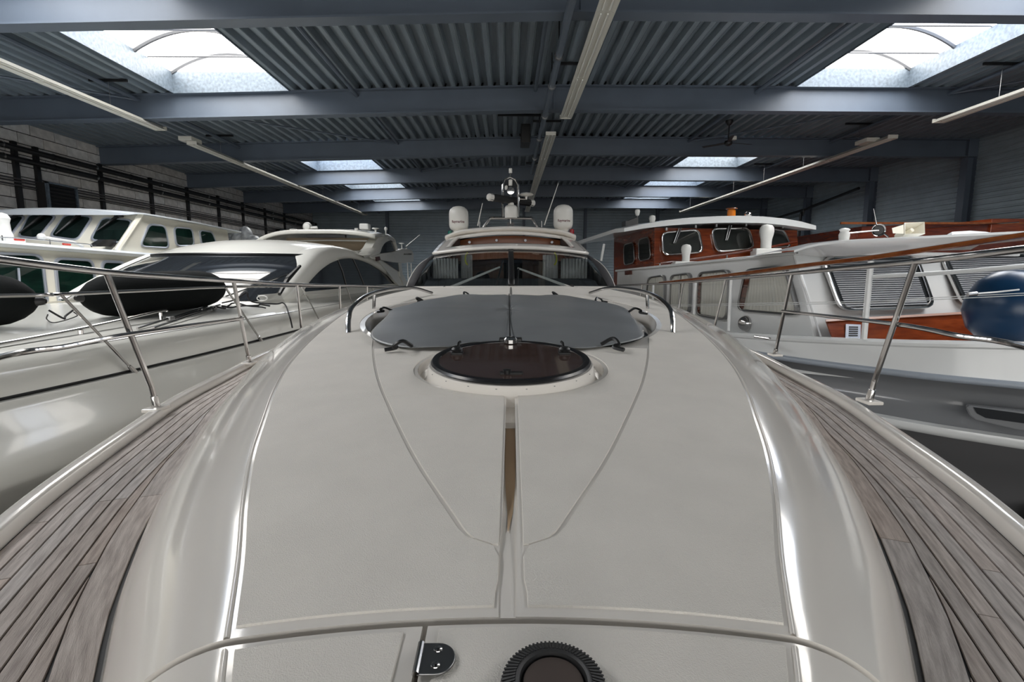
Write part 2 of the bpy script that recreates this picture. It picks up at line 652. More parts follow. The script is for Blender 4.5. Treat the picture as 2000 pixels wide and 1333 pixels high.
for i, (y, s, lab) in enumerate(((16.25, .85, 'square black louvred vent in a pale frame high on the block wall behind the wheelhouse'), (32.5, .8, 'small far louvred vent on the block wall near the hardtop boat'))):
    t = thing('louvre_vent', lab, 'vent', (BX0 + .3, y, 2.0))
    z0, z1, ya, yb = 1.95, 1.95 + .98 * s, y, y + 1.32 * s
    fx = BX0 + .5
    MB().box(BX0 + .19, fx - .03, ya + .02, yb - .02, z0 + .02, z1 - .02).build('housing', MORTAR, t, 0)
    for (a, b, c, d) in ((ya, ya + .06, z0, z1), (yb - .06, yb, z0, z1), (ya, yb, z0, z0 + .05), (ya, yb, z1 - .05, z1)):
        MB().box(fx - .05, fx + .03, a, b, c, d).build('frame_bar', GALV, t, 0)
    for j in range(6):
        zz = z0 + .1 + j * (z1 - z0 - .16) / 6
        MB().hexa([(fx - .03, ya + .07, zz + .07), (fx, ya + .07, zz), (fx, yb - .07, zz), (fx - .03, yb - .07, zz + .07)], [(fx - .03, ya + .07, zz + .08), (fx, ya + .07, zz + .01), (fx, yb - .07, zz + .01), (fx - .03, yb - .07, zz + .08)]).build('slat', BLACK, t, 0)

t = thing('drain_pipe', 'dark bent pipe with a downpipe along the clad wall near the far corner', 'pipe', (BX1 - .5, 26, 3.7))
MB().tube([(BX1 - .45, 24.6, 3.95), (BX1 - .45, 29.0, 3.5), (BX1 - .45, 38.6, 3.0)], .07, 8).build('pipe_run', BLACKPIPE, t)
MB().tube(spline([(BX1 - .45, 29.0, 3.5), (BX1 - .5, 29.05, 3.2), (BX1 - .62, 29.0, 2.8), (BX1 - .62, 29.0, FLOOR)], 4), .07, 8).build('downpipe', BLACKPIPE, t)

# --- fluorescent strip lights
def strip(xa, ya, yb, z, lab, tilt=0):
    t = thing('strip_light', lab, 'light', (xa, (ya + yb) / 2, z))
    n = max(2, int(round((yb - ya) / 3.1)))
    L = (yb - ya) / n
    for i in range(n):
        a, b = ya + L * i + .004, ya + L * (i + 1) - .004
        sec = [(-.05, .10), (-.075, .06), (-.155, .0), (-.15, -.005), (-.05, .035), (.05, .035), (.15, -.005), (.155, .0), (.075, .06), (.05, .10)]
        MB().loft([[(xa + p, y, z + q) for p, q in sec] for y in (a, b)], True, True).build('reflector', LAMPW, t, 25)
        for s in (-.055, .055):
            MB().tube([(xa + s, a + .06, z + .012), (xa + s, b - .06, z + .012)], .013, 6).build('lamp_tube', TUBEW, t)
        y = (a + b) / 2
        MB().tube([(xa, y, z + .1), (xa, y, ceilz(xa) - .05)], .006, 5).build('hanger_wire', DULLSTEEL, t)
        MB().box(xa - .45, xa + .45, y - .025, y + .025, ceilz(xa) - .07, ceilz(xa) - .01).build('hanger_bar', BLACK, t, 0)
    MB().box(xa - .15, xa + .15, ya - .02, ya, z - .0, z + .1).build('end_cap', LAMPW, t, 0)
    MB().box(xa - .15, xa + .15, yb, yb + .02, z - .0, z + .1).build('end_cap', LAMPW, t, 0)
    return t


strip(-9.5, 4.0, 14.75, 3.88, 'long white strip light above the left boats, its end cut by the left frame edge')
tL = strip(-9.6, 16.3, 35.4, 3.88, 'long white strip light hanging far back over the left boats')
strip(1.5, 3.0, 13.9, 3.97, 'wide white strip light running overhead along the ridge nearest the camera')
strip(1.25, 15.5, 34.2, 3.97, 'narrow white strip light continuing along the ridge behind the mast')
strip(11.35, 4.0, 14.05, 3.93, 'white strip light at the upper right, cut by the right frame edge')
tR = strip(11.3, 15.6, 34.0, 3.93, 'long white strip light hanging over the mahogany wheelhouse boat')
for t, x in ((tL, -9.75), (tR, 11.15)):
    MB().box(x - .2, x + .2, 16.2, 16.75, 3.99, 4.11).build('junction_box', LAMPW, t, 0, bevel=.01)

t = thing('ridge_conduit', 'grey conduit pipe with clips running beside the ridge strip light', 'pipe', (1.0, 15, 4.3))
MB().tube([(.98, 2, 4.12), (.98, 22, 4.14)], .07, 8).build('pipe_run', BEAM, t)
for y in (8, 10.4, 12.0, 14.2, 16.5, 19.2):
    MB().tube([(.98, y - .03, 4.12), (.98, y + .03, 4.12)], .09, 8).build('pipe_clip', DULLSTEEL, t)
    MB().tube([(.98, y, 4.12), (.98, y, ceilz(1) - .02)], .012, 5).build('hanger_rod', BLACK, t)
MB().tube([(.72, 2, ceilz(.7) - .12), (.72, 14.0, ceilz(.7) - .12)], .045, 8).build('small_pipe', BEAM, t)
t = thing('heater_bracket', 'dark upright frame box hung under the roof left of the ridge light', 'bracket', (.6, 17.4, 4.5))
MB().box(.42, .72, 16.9, 17.7, 4.12, 4.68).build('box', BLACK, t, 0, bevel=.02)
MB().box(-.3, 1.0, 16.2, 16.28, ceilz(0) - .1, ceilz(0) - .04).build('cross_bar', BLACK, t, 0)

# --- ceiling fan
fx_, fy_ = 7.05, 17.0
t = thing('ceiling_fan', 'dark ceiling fan with thin blades hanging below the right roof bay', 'fan', (fx_, fy_, 4.3))
zc_ = ceilz(fx_)
MB().lathe([(.12, 0), (.12, -.05), (.06, -.14), (.02, -.16)], (fx_, fy_, zc_)).build('canopy', BLACK, t)
MB().tube([(fx_, fy_, zc_ - .1), (fx_, fy_, zc_ - .62)], .018, 6).build('down_rod', BLACK, t)
MB().lathe([(.03, .08), (.11, .05), (.13, 0), (.11, -.06), (.04, -.1)], (fx_, fy_, zc_ - .68)).build('motor', BLACK, t)
for k in range(3):
    a = .25 + k * 2 * pi / 3
    Mr = Matrix.Rotation(a, 3, 'Z') @ Matrix.Rotation(.2, 3, 'X')
    MB().obox(Vector((fx_, fy_, zc_ - .68)) + Matrix.Rotation(a, 3, 'Z') @ Vector((.48, 0, 0)), .74, .12, .012, Mr).build('blade', BLACK, t, 0, bevel=.004)
MB().box(fx_ + .1, fx_ + .24, fy_ - .06, fy_ + .06, zc_ - .6, zc_ - .48).build('wire_box', LAMPW, t, 0, bevel=.01)
# ================================================================== the yacht underfoot
TEAK = random_tint(mat('weathered_teak', (198, 188, 181), .7, c2=(160, 149, 142), vscale=3, stretch=(2.5, 26, 1), bump=.3, bscale=18, space='UV'), .09, .35)
CAULK = mat('black_caulking', (16, 16, 16), .6)
TARP = mat('grey_vinyl_cover', (128, 131, 133), .34, var=.08, vscale=3, bump=.12, bscale=6)
DARKGLASS = mat('dark_moulded_glass', (20, 22, 24), .06, spec=.6, coat=.5)
ACRYL = mat('brown_smoked_acrylic', (70, 54, 48), .07, spec=.55, coat=.4)
SCREEN = glass('windscreen_glass', (204, 210, 212))
FABRIC = mat('charcoal_canvas', (46, 45, 48), .8, bump=.2, bscale=300)
WOODIN = mat('brown_interior_veneer', (150, 92, 58), .35, var=.2, vscale=4, stretch=(.4, 3, 3))
CURTAIN = mat('grey_curtain', (206, 204, 200), .9)
DARKIN = mat('dark_interior', (40, 42, 44), .8)
RADOME = mat('white_radome', (218, 216, 210), .3)
REDTXT = mat('maroon_lettering', (96, 30, 44), .5)

ZC = smooth_table([(0, -.60), (.6, -.535), (1.75, -.415), (2.4, -.355), (3.2, -.29), (4, -.24), (4.8, -.212), (6, -.205), (9.5, -.21)])
XE = smooth_table([(.2, .12), (.45, .30), (.65, .405), (.72, .436), (.9, .512), (1.11, .61), (1.35, .71), (1.6, .797), (1.87, .888), (2.2, .98), (2.6, 1.06), (2.95, 1.115), (3.6, 1.2), (4.5, 1.29), (6, 1.40), (9.5, 1.58)])
XI = smooth_table([(.2, .30), (.5, .52), (.72, .69), (.92, .82), (1.12, .945), (1.3, 1.04), (1.5, 1.14), (1.8, 1.265), (2.13, 1.395), (2.45, 1.50), (2.93, 1.68), (3.3, 1.80), (4, 1.97), (5, 2.09), (6.5, 2.14), (8.4, 2.15), (17, 2.12)])
XO = smooth_table([(-.85, 0), (-.6, .42), (0, .84), (.5, 1.1), (.9, 1.275), (1.385, 1.48), (1.71, 1.61), (1.98, 1.70), (2.45, 1.84), (3.1, 2.02), (3.8, 2.14), (5, 2.33), (6.5, 2.42), (8, 2.45), (17, 2.4)])
ZT = -.80


def xc(y):
    return .006 * y


def surf(x, y):
    return lerp(ZC, y) - .035 * min(1.3, abs(x) / lerp(XE, y)) ** 2


def bez(p, t):
    a, b, c, d = p
    s = 1 - t
    return tuple(s**3 * a[i] + 3 * s * s * t * b[i] + 3 * s * t * t * c[i] + t**3 * d[i] for i in range(2))


def section(y, nt=12, ns=14):
    xe, xi = lerp(XE, y), lerp(XI, y)
    half = [(xe * i / nt, surf(xe * i / nt, y)) for i in range(nt + 1)]
    ze = half[-1][1]
    dx, dz = xi - xe, ZT - .03 - ze
    half += [bez(((xe, ze), (xe + .50 * dx, ze + .108 * dz), (xe + .91 * dx, ze + .56 * dz), (xi, ze + dz)), (i + 1) / ns) for i in range(ns)]
    full = [(-x, z) for x, z in half[:0:-1]] + half
    return [(x + xc(y), y, z) for x, z in full]


def frange(a, b, s):
    n = max(1, int(round((b - a) / s)))
    return [a + (b - a) * i / n for i in range(n + 1)]


yacht = thing('motor_yacht', 'large cream motor yacht in the middle with teak side decks, seen along its foredeck', 'boat', (0, 6, FLOOR))

# hull with toe rail, down to the keel
def hull_rows(xo, ys, zt, keel, cx=None, scale=1):
    rows = []
    for y in ys:
        w = lerp(xo, y)
        f = min(1, max(0.02, (y + .9) / 5))
        half = [(w - .0, zt - .07), (w + .07, zt + .02), (w + .085, zt - .06), (w + .06, zt - .1), (w * (.93 + .04 * f), zt - .55), (w * (.70 + .22 * f), zt - 1.15), (w * (.66 + .22 * f), zt - 1.22), (.05 + w * .3 * f, zt - 2.0), (.05, keel)]
        full = [(x, z) for x, z in half] + [(-x, z) for x, z in half[::-1]]
        c = cx(y) if cx else 0
        rows.append([(x + c, y, z) for x, z in full])
    return rows


ysH = frange(-.85, 1.0, .12)[:-1] + frange(1.0, 17, .4)
MB().loft(hull_rows(XO, ysH, ZT, FLOOR + .0, xc), True, True).build('hull', GEL, yacht, 40)
# dark caulking bed under the planks
m = MB()
m.loft([[(-lerp(XO, y) - .01 + xc(y), y, ZT - .004), (xc(y), y, ZT - .004), (lerp(XO, y) + .01 + xc(y), y, ZT - .004)] for y in ysH])
m.build('caulking_bed', CAULK, yacht, 0)
for s in (-1, 1):
    rows = []
    for y in frange(-.85, 17, .1):
        w = lerp(XO, y)
        rows.append([(s * x + xc(y), y, z) for x, z in ((w, ZT - .02), (w + .004, ZT + .042), (w + .012, ZT + .05), (w + .058, ZT + .05), (w + .068, ZT + .042), (w + .085, ZT - .06))])
    MB().loft(rows).build('toe_rail', GEL, yacht, 50)

# teak planks
def curve_pts(tab, s, ys):
    return [Vector((s * lerp(tab, y) + xc(y), y, 0)) for y in ys]


def offset(P, d, s):
    out = []
    for i, p in enumerate(P):
        t = (P[min(i + 1, len(P) - 1)] - P[max(i - 1, 0)]).normalized()
        n = Vector((-s * t.y, s * t.x, 0))
        out.append(p + n * d)
    return out


def strip_plank(A, B):
    m = MB()
    m.uv = []
    if True:
        rows = []
        L = 0
        k0 = random.random() * 40
        for i, (a, b) in enumerate(zip(A, B)):
            L += (a - A[i - 1]).length if i else 0
            w_ = (b - a).length
            m.uv += [(L + k0, k0), (L + k0, k0), (L + k0, k0 + w_), (L + k0, k0 + w_)]
            rows.append([(a.x, a.y, ZT - .006), (a.x, a.y, ZT + .003), (b.x, b.y, ZT + .003), (b.x, b.y, ZT - .006)])
        m.loft(rows, True, True)
    return m


GAPC = .0066
ysP = frange(-.2, 8.6, .11)
MARG = .078
for s in (-1, 1):
    O = curve_pts(XO, s, ysP)
    ysI = frange(.25, 8.6, .11)
    I = curve_pts(XI, s, ysI)
    # inner margin plank
    a, b = offset(I, -.005, s), offset(I, -MARG, s)
    cuts = [0, 14, 30, 52, len(a) - 1]
    if s > 0:
        cuts = [0, 11, 26, 47, len(a) - 1]
    for c0, c1 in zip(cuts, cuts[1:]):
        A, B = a[c0:c1 + 1], b[c0:c1 + 1]
        A[-1] = A[-1].lerp(A[-2], .03)
        B[-1] = B[-1].lerp(B[-2], .03)
        sp_ = strip_plank(A, B)
        sp_.build('margin_plank', TEAK, yacht, 0, uv=sp_.uv)

    def g(p):
        y = p.y
        k = (lerp(XI, y + .05) - lerp(XI, y - .05)) / .1
        return lerp(XI, y) + (MARG + .004) * sqrt(1 + k * k) - s * (p.x - xc(y))
    d = .006
    w = .052
    j = 0
    while d < .62:
        a, b = offset(O, d + GAPC * .5, s), offset(O, d + w - GAPC * .5, s)
        A, B = [], []
        for i, (p, q) in enumerate(zip(a, b)):
            ga, gb = g(p), g(q)
            if ga > 0:
                if A:
                    ap, gp = a[i - 1], g(a[i - 1])
                    t = -gp / (ga - gp)
                    e = ap.lerp(p, max(0, min(1, t)))
                    A.append(e)
                    B.append(e + Vector((-s * 1e-4, 0, 0)))
                break
            A.append(p)
            B.append(q if gb <= 0 else p.lerp(q, ga / (ga - gb)))
        if len(A) > 3:
            rnd = random.Random(j * 3 + (s + 1))
            n = len(A)
            cuts = [0] + [c for c in (10 + rnd.randint(0, 12), 30 + rnd.randint(0, 14), 56 + rnd.randint(0, 10)) if c < n - 3] + [n - 1]
            for c0, c1 in zip(cuts, cuts[1:]):
                a2, b2 = A[c0:c1 + 1], B[c0:c1 + 1]
                if c1 != n - 1:
                    a2[-1] = a2[-1].lerp(a2[-2], .03)
                    b2[-1] = b2[-1].lerp(b2[-2], .03)
                sp_ = strip_plank(a2, b2)
                sp_.build('teak_plank', TEAK, yacht, 0, uv=sp_.uv)
        d += w
        w = .046
        j += 1


# coachroof and bow locker as closed bodies, with recesses cut in
def closed_body(ys):
    m = MB()
    rows = []
    for y in ys:
        r = section(y)
        rows.append(r + [(r[-1][0], y, ZT - .04), (r[0][0], y, ZT - .04)])
    m.loft(rows, True, True)
    return m


def carve(o, cutters):
    for c in cutters:
        md = o.modifiers.new('cut', 'BOOLEAN')
        md.operation = 'DIFFERENCE'
        md.solver = 'EXACT'
        md.object = c
    dg = bpy.context.evaluated_depsgraph_get()
    me = bpy.data.meshes.new_from_object(o.evaluated_get(dg))
    o.modifiers.clear()
    o.data = me
    me.polygons.foreach_set('use_smooth', [True] * len(me.polygons))
    me.set_sharp_from_angle(angle=radians(32))
    for c in cutters:
        bpy.data.objects.remove(c)


HC = Vector((.012, 2.04, -.352))
TILT = math.atan(.093)
RX = Matrix.Rotation(TILT, 3, 'X')
HREC = Vector((.012, 2.115, 0))
PADC, PADX, PADY = (.02, 3.66), .97, 1.38

body = closed_body(frange(.722, 9.4, .06)).build('coachroof', GEL, yacht, 32)
cut1 = MB().prism([(HREC.x + .385 * cos(2 * pi * k / 56), HREC.y + .385 * sin(2 * pi * k / 56), surf(0, HREC.y + .385 * sin(2 * pi * k / 56)) - .05) for k in range(56)], (0, 0, .4)).build('cutter', GEL)
cut2 = MB().prism([(PADC[0] + PADX * cos(2 * pi * k / 80), PADC[1] + PADY * sin(2 * pi * k / 80), surf(0, PADC[1] + PADY * sin(2 * pi * k / 80)) - .125) for k in range(80)], (0, 0, .5)).build('cutter', GEL)
m = MB()
rows = []
for y, w, dp in ((.715, .013, .002), (.80, .015, .003), (.90, .0155, .006), (1.02, .0155, .012), (1.15, .015, .024), (1.3, .015, .038), (1.56, .015, .050), (1.565, .015, .034), (1.76, .015, .034)):
    zs = surf(0, y)
    x = -.006 + xc(y) + (.004 if y > 1 else 0)
    rows.append([(x - w, y, zs + .05), (x - w, y, zs - dp), (x + w, y, zs - dp), (x + w, y, zs + .05)])
m.loft(rows, True, True)
cut3 = m.build('cutter', GEL, None, 0)
carve(body, [cut2, cut1, cut3])

lock = closed_body(frange(.22, .708, .04)).build('bow_locker', GEL, yacht, 32)
cut4 = MB().hexa([(-.127, .1, -.75), (-.119, .1, -.75), (-.121, .75, -.75), (-.129, .75, -.75)], [(-.127, .1, -.3), (-.119, .1, -.3), (-.121, .75, -.3), (-.129, .75, -.3)]).build('cutter', GEL)
carve(lock, [cut4])

# non-skid panels
VX = smooth_table([(.881, .0), (.886, .028), (.900, .058), (.925, .084), (.99, .117), (1.24, .237), (1.595, .382), (1.92, .504), (2.32, .628), (2.73, .735)], .03)


def pad_x(y):
    q = 1 - ((y - PADC[1]) / PADY) ** 2
    return PADX * sqrt(q) if q > 0 else 0


def rec_x(y):
    q = .40 ** 2 - (y - HREC.y) ** 2
    return sqrt(q) if q > 0 else 0


def panel(y0, y1, xin, xout, s, step=.04, n=12):
    rows = []
    for y in frange(y0, y1, step):
        a, b = xin(y), xout(y)
        if b - a < .004:
            b = a + .004
        r = [(a, -.003)] + [(a + .002 + (b - a - .004) * i / n, .0035) for i in range(n + 1)] + [(b, -.003)]
        rows.append([(s * x + xc(y), y, surf(x, y) + dz) for x, dz in r])
    first = [(p[0], p[1] - .002, p[2] - .006) for p in rows[0]]
    last = [(p[0], p[1] + .002, p[2] - .006) for p in rows[-1]]
    MB().loft([first] + rows + [last]).build('nonskid_panel', NONSKID, yacht, 40)


for s in (-1, 1):
    panel(.742, 2.72, lambda y: max(.021, lerp(VX, y) + .0055) if y > .881 else .021 + .004 * (y < .8), lambda y: lerp(XE, y) - .012, s, .03)
    panel(2.72, 5.04, lambda y: max(lerp(VX, 2.72), pad_x(y) + .03) if y < 3.66 else pad_x(y) + .03, lambda y: lerp(XE, y) - .012, s)
    panel(.905, 2.50, lambda y: max(.022, rec_x(y), pad_x(y) + .0 if y > 5 else 0), lambda y: min(lerp(VX, y) - .006, 99), s, .02, 8) if False else None
    panel(.897, 1.74, lambda y: .022, lambda y: max(.026, lerp(VX, y) - .003), s, .02, 8)
    panel(5.08, 7.85, lambda y: .012, lambda y: lerp(XE, y) - .012, s, .1)
    panel(1.742, 2.45, lambda y: max(.022, rec_x(y)), lambda y: lerp(VX, y) - .003, s, .02, 8)
panel(.24, .696, lambda y: .158, lambda y: lerp(XE, y) - .014, -1)
panel(.24, .698, lambda y: -.108, lambda y: lerp(XE, y) - .014, 1, n=16)

for s in (-1, 1):
    rows = []
    for y in frange(.722, 7.6, .05):
        x = lerp(XE, y)
        rows.append([(s * (x + d) + xc(y), y, surf(x, y) + dz) for d, dz in ((-.006, -.003), (-.004, .003), (-.001, .0045), (.003, .0025), (.006, -.003))])
    MB().loft(rows).build('edge_bead', GEL, yacht, 60)
    rows = []
    for y in frange(.30, .700, .05):
        x = lerp(XE, y)
        rows.append([(s * (x + d) + xc(y), y, surf(x, y) + dz) for d, dz in ((-.006, -.003), (-.004, .003), (-.001, .0045), (.003, .0025), (.006, -.003))])
    MB().loft(rows).build('edge_bead', GEL, yacht, 60)
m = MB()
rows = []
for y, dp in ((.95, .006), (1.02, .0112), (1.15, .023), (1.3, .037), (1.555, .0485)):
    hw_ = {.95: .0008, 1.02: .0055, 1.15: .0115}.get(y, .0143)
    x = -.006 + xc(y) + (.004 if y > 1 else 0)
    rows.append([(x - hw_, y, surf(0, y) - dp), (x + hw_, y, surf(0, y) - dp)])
m.loft(rows).build('channel_warm_shade', mat('warm_shade_beige', (188, 162, 132), .5), yacht, 0)  # beige strip paints the warm bounced shade onto the channel floor
# locker hinge
hz = surf(0, .64) + .004
hinge = MB()
D_ = [(-.122, .614), (-.098, .614)] + [(-.098 + .0255 * cos(a), .6395 + .0255 * sin(a)) for a in [(-pi / 2) + pi * i / 14 for i in range(1, 14)]] + [(-.098, .665), (-.122, .665)]
sl = (surf(0, .665) - surf(0, .614)) / .051
hinge.prism([(x, y, hz + (y - .6395) * sl) for x, y in D_], (0, 0, .004))
h = hinge.build('locker_hinge', DULLSTEEL, yacht, 30, bevel=.0012)
MB().tube([(-.123, .614, hz + .003 - .0255 * sl), (-.123, .665, hz + .003 + .0255 * sl)], .005, 10).build('hinge_barrel', STEEL, h)
for y in (.6275, .6535):
    z = hz + (y - .6395) * sl + .0041
    MB().lathe([(.0062, 0), (.0058, .0012), (.0035, .0004), (.0018, -.0006)], (-.098, y, z), n=16).build('screw', STEEL, h)
    MB().lathe([(.0016, 0), (.0016, .0006)], (-.098, y, z + .0001), n=8).build('screw_socket', BLACK, h)

# round rubber capstan cap at the frame edge
cz = surf(0, .585) + .0048
WT = Matrix.Rotation(.105, 3, 'X')
t = thing('deck_winch', 'round black ribbed winch cap on the foredeck at the bottom frame edge', 'winch', (.057, .585, cz))
MB().lathe([(.068, 0), (.068, .010), (.065, .018), (.046, .026), (.043, .024), (.041, .014), (.0, .014)], (.057, .585, cz), WT, 64).build('ribbed_ring', mat('black_rubber', (40, 40, 41), .5), t)
for k in range(72):
    a = 2 * pi * k / 72
    M = WT @ Matrix.Rotation(a, 3, 'Z') @ Matrix.Rotation(.38, 3, 'Y')
    MB().obox(Vector((.057, .585, cz)) + WT @ Vector((.0575 * cos(a), .0575 * sin(a), .0218)), .019, .0024, .0012, M).build('rib', MATS['black_rubber'], t, 0)
MB().lathe([(.040, 0), (.038, .006), (.03, .0075), (.0, .008)], Vector((.057, .585, cz)) + WT @ Vector((0, 0, .0142)), WT, 40).build('hub_cap', mat('worn_bronze_grey', (120, 108, 102), .35, .6), t)

# hatch
def hp(x, y, z):
    return HC + RX @ Vector((x, y, z))


hatch = MB().lathe([(.352, -.075), (.338, -.06), (.332, -.012), (.326, -.002), (.30, .0), (.0, .0)], HC, RX, 72).build('deck_hatch', GEL, yacht, 40)
MB().lathe([(.318, .0), (.320, .006), (.314, .014), (.296, .016), (.288, .012), (.286, .002)], HC, RX, 72).build('hatch_frame', mat('black_anodised', (26, 26, 28), .25, spec=.6), hatch, 40)
MB().lathe([(.287, .004), (.287, .010), (.0, .0105)], HC, RX, 72).build('hatch_pane', ACRYL, hatch, 40)
for k in range(20):
    a = 2 * pi * (k + .5) / 20
    MB().lathe([(.0035, 0), (.003, .0018), (.0, .002)], hp(.331 * cos(a), .331 * sin(a), -.012), RX, 8).build('rim_screw', DULLSTEEL, hatch, 0)
for sx in (-1, 1):
    MB().obox(hp(sx * .225, .085, .013), .05, .045, .012, RX).build('latch_plate', BLACK, hatch, 0, bevel=.004)
    MB().lathe([(.022, 0), (.024, .012), (.017, .02), (.0, .022)], hp(sx * .225, .085, .018), RX, 16).build('latch_knob', BLACK, hatch)
    MB().tube([hp(sx * .225, .10, .018), hp(sx * .222, .13, .045), hp(sx * .216, .14, .048)], .006, 6).build('latch_lever', BLACK, hatch)
MB().obox(hp(0, .305, .018), .105, .03, .022, RX).build('hatch_hinge', BLACK, hatch, 0, bevel=.004)
MB().lathe([(.03, 0), (.03, .016), (.022, .024), (.0, .025)], hp(0, .275, .014), RX, 20).build('chrome_cap', STEEL, hatch)
MB().obox(hp(0, -.215, .012), .085, .02, .012, RX).build('hatch_handle', BLACK, hatch, 0, bevel=.004)
MB().lathe([(.015, 0), (.015, .014), (.0, .016)], hp(-.015, -.215, .012), RX, 14).build('handle_pivot', BLACK, hatch)

# dark moulded skylight in the well under the cover
m = MB()
rows = []
for r in (1.0, .92, .8, .6, .3, .02):
    rows.append([(PADC[0] + (PADX - .05) * r * cos(2 * pi * k / 64), PADC[1] + (PADY - .05) * r * sin(2 * pi * k / 64), surf(0, PADC[1] + PADY * r * sin(2 * pi * k / 64)) - .088 + .045 * (1 - r * r)) for k in range(64)])
m.loft(rows, True)
m.build('saloon_skylight', DARKGLASS, yacht, 60)

# grey cover
CB = [(-.27, 2.345), (-.16, 2.44), (0.01, 2.475), (.18, 2.44), (.30, 2.345), (.47, 2.43), (.69, 2.60), (.76, 2.95), (.80, 3.30), (.85, 3.62), (.80, 3.92), (.68, 4.2), (.44, 4.66), (.22, 4.57), (.01, 4.555), (-.18, 4.57), (-.39, 4.66), (-.66, 4.2), (-.76, 3.92), (-.83, 3.62), (-.79, 3.38), (-.76, 2.95), (-.70, 2.62), (-.49, 2.40)]
tarp = thing('hatch_cover', 'grey vinyl cover strapped over the foredeck skylight behind the round hatch', 'cover', (0, 3.4, -.29))
bd = spline([Vector((x, y, 0)) for x, y in CB] + [Vector((*CB[0], 0))], 5)[:-1]
rows = []
rng = random.Random(3)
for r in [1.0, .985, .95, .9, .82, .72, .6, .45, .3, .15, .02]:
    row = []
    for k, p in enumerate(bd):
        x = .01 + (p.x - .01) * r
        y = 3.42 + (p.y - 3.42) * r
        ir = min(1.0, ((x - .02) / 1.0) ** 2 + ((y - 3.66) / 1.42) ** 2)
        z = surf(x, y) + .030 - .012 * r ** 6
        z += .007 * sin(9 * x + 5 * y + 1.3) * sin(4 * y - 3 * x) + .005 * sin(21 * y + 8 * x) * (1 - r)
        z += .008 * (1 - ir) - .010 * math.exp(-((x - .01) / .012) ** 2)
        row.append((x, y, z))
    rows.append(row)
m = MB().loft(rows, True)
m.build('sheet', TARP, tarp, 60, solid=-.004)
m = MB()
m.loft([[(x + .01, y, surf(x, y) + .035 + .008 * (1 - min(1, ((y - 3.66) / 1.42) ** 2))) for x in (-.0035, .0035)] for y in frange(2.50, 4.54, .1)])
m.build('centre_seam', BLACK, tarp, 0, solid=.002)
for (x, y, a) in ((-.47, 2.375, 2.6), (.46, 2.40, .5), (-.39, 4.66, 1.2), (.44, 4.66, 1.9), (-.70, 4.16, 2.3), (.72, 4.14, .8), (-.82, 3.55, 3.0), (.85, 3.5, .1)):
    z = surf(x, y)
    d = Vector((cos(a), sin(a) if y > 3 else -abs(sin(a)), 0))
    q = Vector((-d.y, d.x, 0))
    c = Vector((x, y, z + .02))
    big = 1.0 if y < 3 else .8
    MB().tube(spline([c - d * .02 + Vector((0, 0, .006)), c + d * .03 + q * .02 + Vector((0, 0, .035)) * big, c + d * .065 + Vector((0, 0, .012)), c + d * .05 - q * .018 + Vector((0, 0, .0)), c + d * .10 - q * .03 + Vector((0, 0, -.008))], 5), 0.009 * big, 6, sx=1.4).build('strap', BLACK, tarp)

# curved grab rails beside the well
for s in (-1, 1):
    p = [(s * .925, 2.90, surf(.985, 2.9)), (s * .945, 2.98, surf(1, 2.98) + .075), (s * .985, 3.2, surf(1, 3.2) + .112), (s * 1.03, 3.7, surf(1, 3.7) + .122), (s * 1.01, 4.3, surf(1, 4.3) + .115), (s * .92, 4.85, surf(.9, 4.85) + .09), (s * .80, 5.2, surf(.7, 5.2) + .02)]
    h = MB().tube(spline([(x + xc(y), y, z) for x, y, z in p], 8), .0145, 10).build('grab_rail', STEEL, yacht)
    MB().tube([(s * 1.045 + xc(3.9), 3.9, surf(1, 3.9) - .01), (s * 1.035 + xc(3.9), 3.9, surf(1, 3.9) + .122)], .013, 8).build('rail_post', STEEL, h)

# guard rails
def guard(s, top, mid, posts):
    g_ = MB().tube(spline(top, 8), .0165, 12).build('guard_rail', STEEL, yacht)
    MB().tube(spline(mid, 8), .0125, 10).build('mid_rail', STEEL, yacht)
    for foot, bend, head in posts:
        f_, b_, h_ = Vector(foot), Vector(bend), Vector(head)
        st = MB().tube(spline([f_, f_.lerp(b_, .9), b_ + (h_ - b_) * .12, h_], 5), .0145, 10).build('stanchion', STEEL, yacht)
        up = (b_ - f_).normalized()
        MB().tube([f_, f_ + up * .06, f_ + up * .066], [.022, .0195, .017], 14).build('socket', STEEL, st)
        MB().box(f_.x - .045, f_.x + .045, f_.y - .06, f_.y + .06, ZT + .035, ZT + .056).build('base_pad', GEL, st, 0, bevel=.006)


def toe(x, y):
    return onZ(x, y, ZT + .056)


L1, L2, L3, L4, L5 = toe(305, 795), toe(487, 707), Vector((-2.40, 5.95, ZT + .056)), Vector((-2.42, 7.4, ZT + .056)), Vector((-2.43, 8.8, ZT + .056))
topL = [(-.35, -.45, .13), (-1.2, .6, .10), onY(0, 507, 1.9), onY(208, 532, 2.55), onY(330, 541, 3.2), onY(456, 549, 3.95), onY(580, 556, 5.75), onY(663, 558, 7.2), onY(717, 559, 8.7), onY(758, 560, 10.2), (-2.42, 15, -.38)]
midL = [(-.3, -.5, -.25), (-1.15, .6, -.27), onY(0, 698, 1.95), onY(130, 677, 2.3), onY(262, 652, 2.68), onY(474, 622, 4.1)]
guard(-1, topL, midL, [(L1, onY(296, 757, L1.y - .02), onY(207, 531, 2.55)), (L2, L2.lerp(onY(456, 549, 3.95), .18), onY(456, 549, 3.95)), (L3, L3.lerp(onY(580, 556, 5.75), .2), onY(580, 556, 5.75)), (L4, L4.lerp(onY(663, 558, 7.2), .2), onY(663, 558, 7.2)), (L5, L5.lerp(onY(717, 559, 8.7), .2), onY(717, 559, 8.7))])
R1, R2, R3, R4 = toe(1698, 781), toe(1514, 691), Vector((2.44, 6.05, ZT + .056)), Vector((2.47, 7.45, ZT + .056))
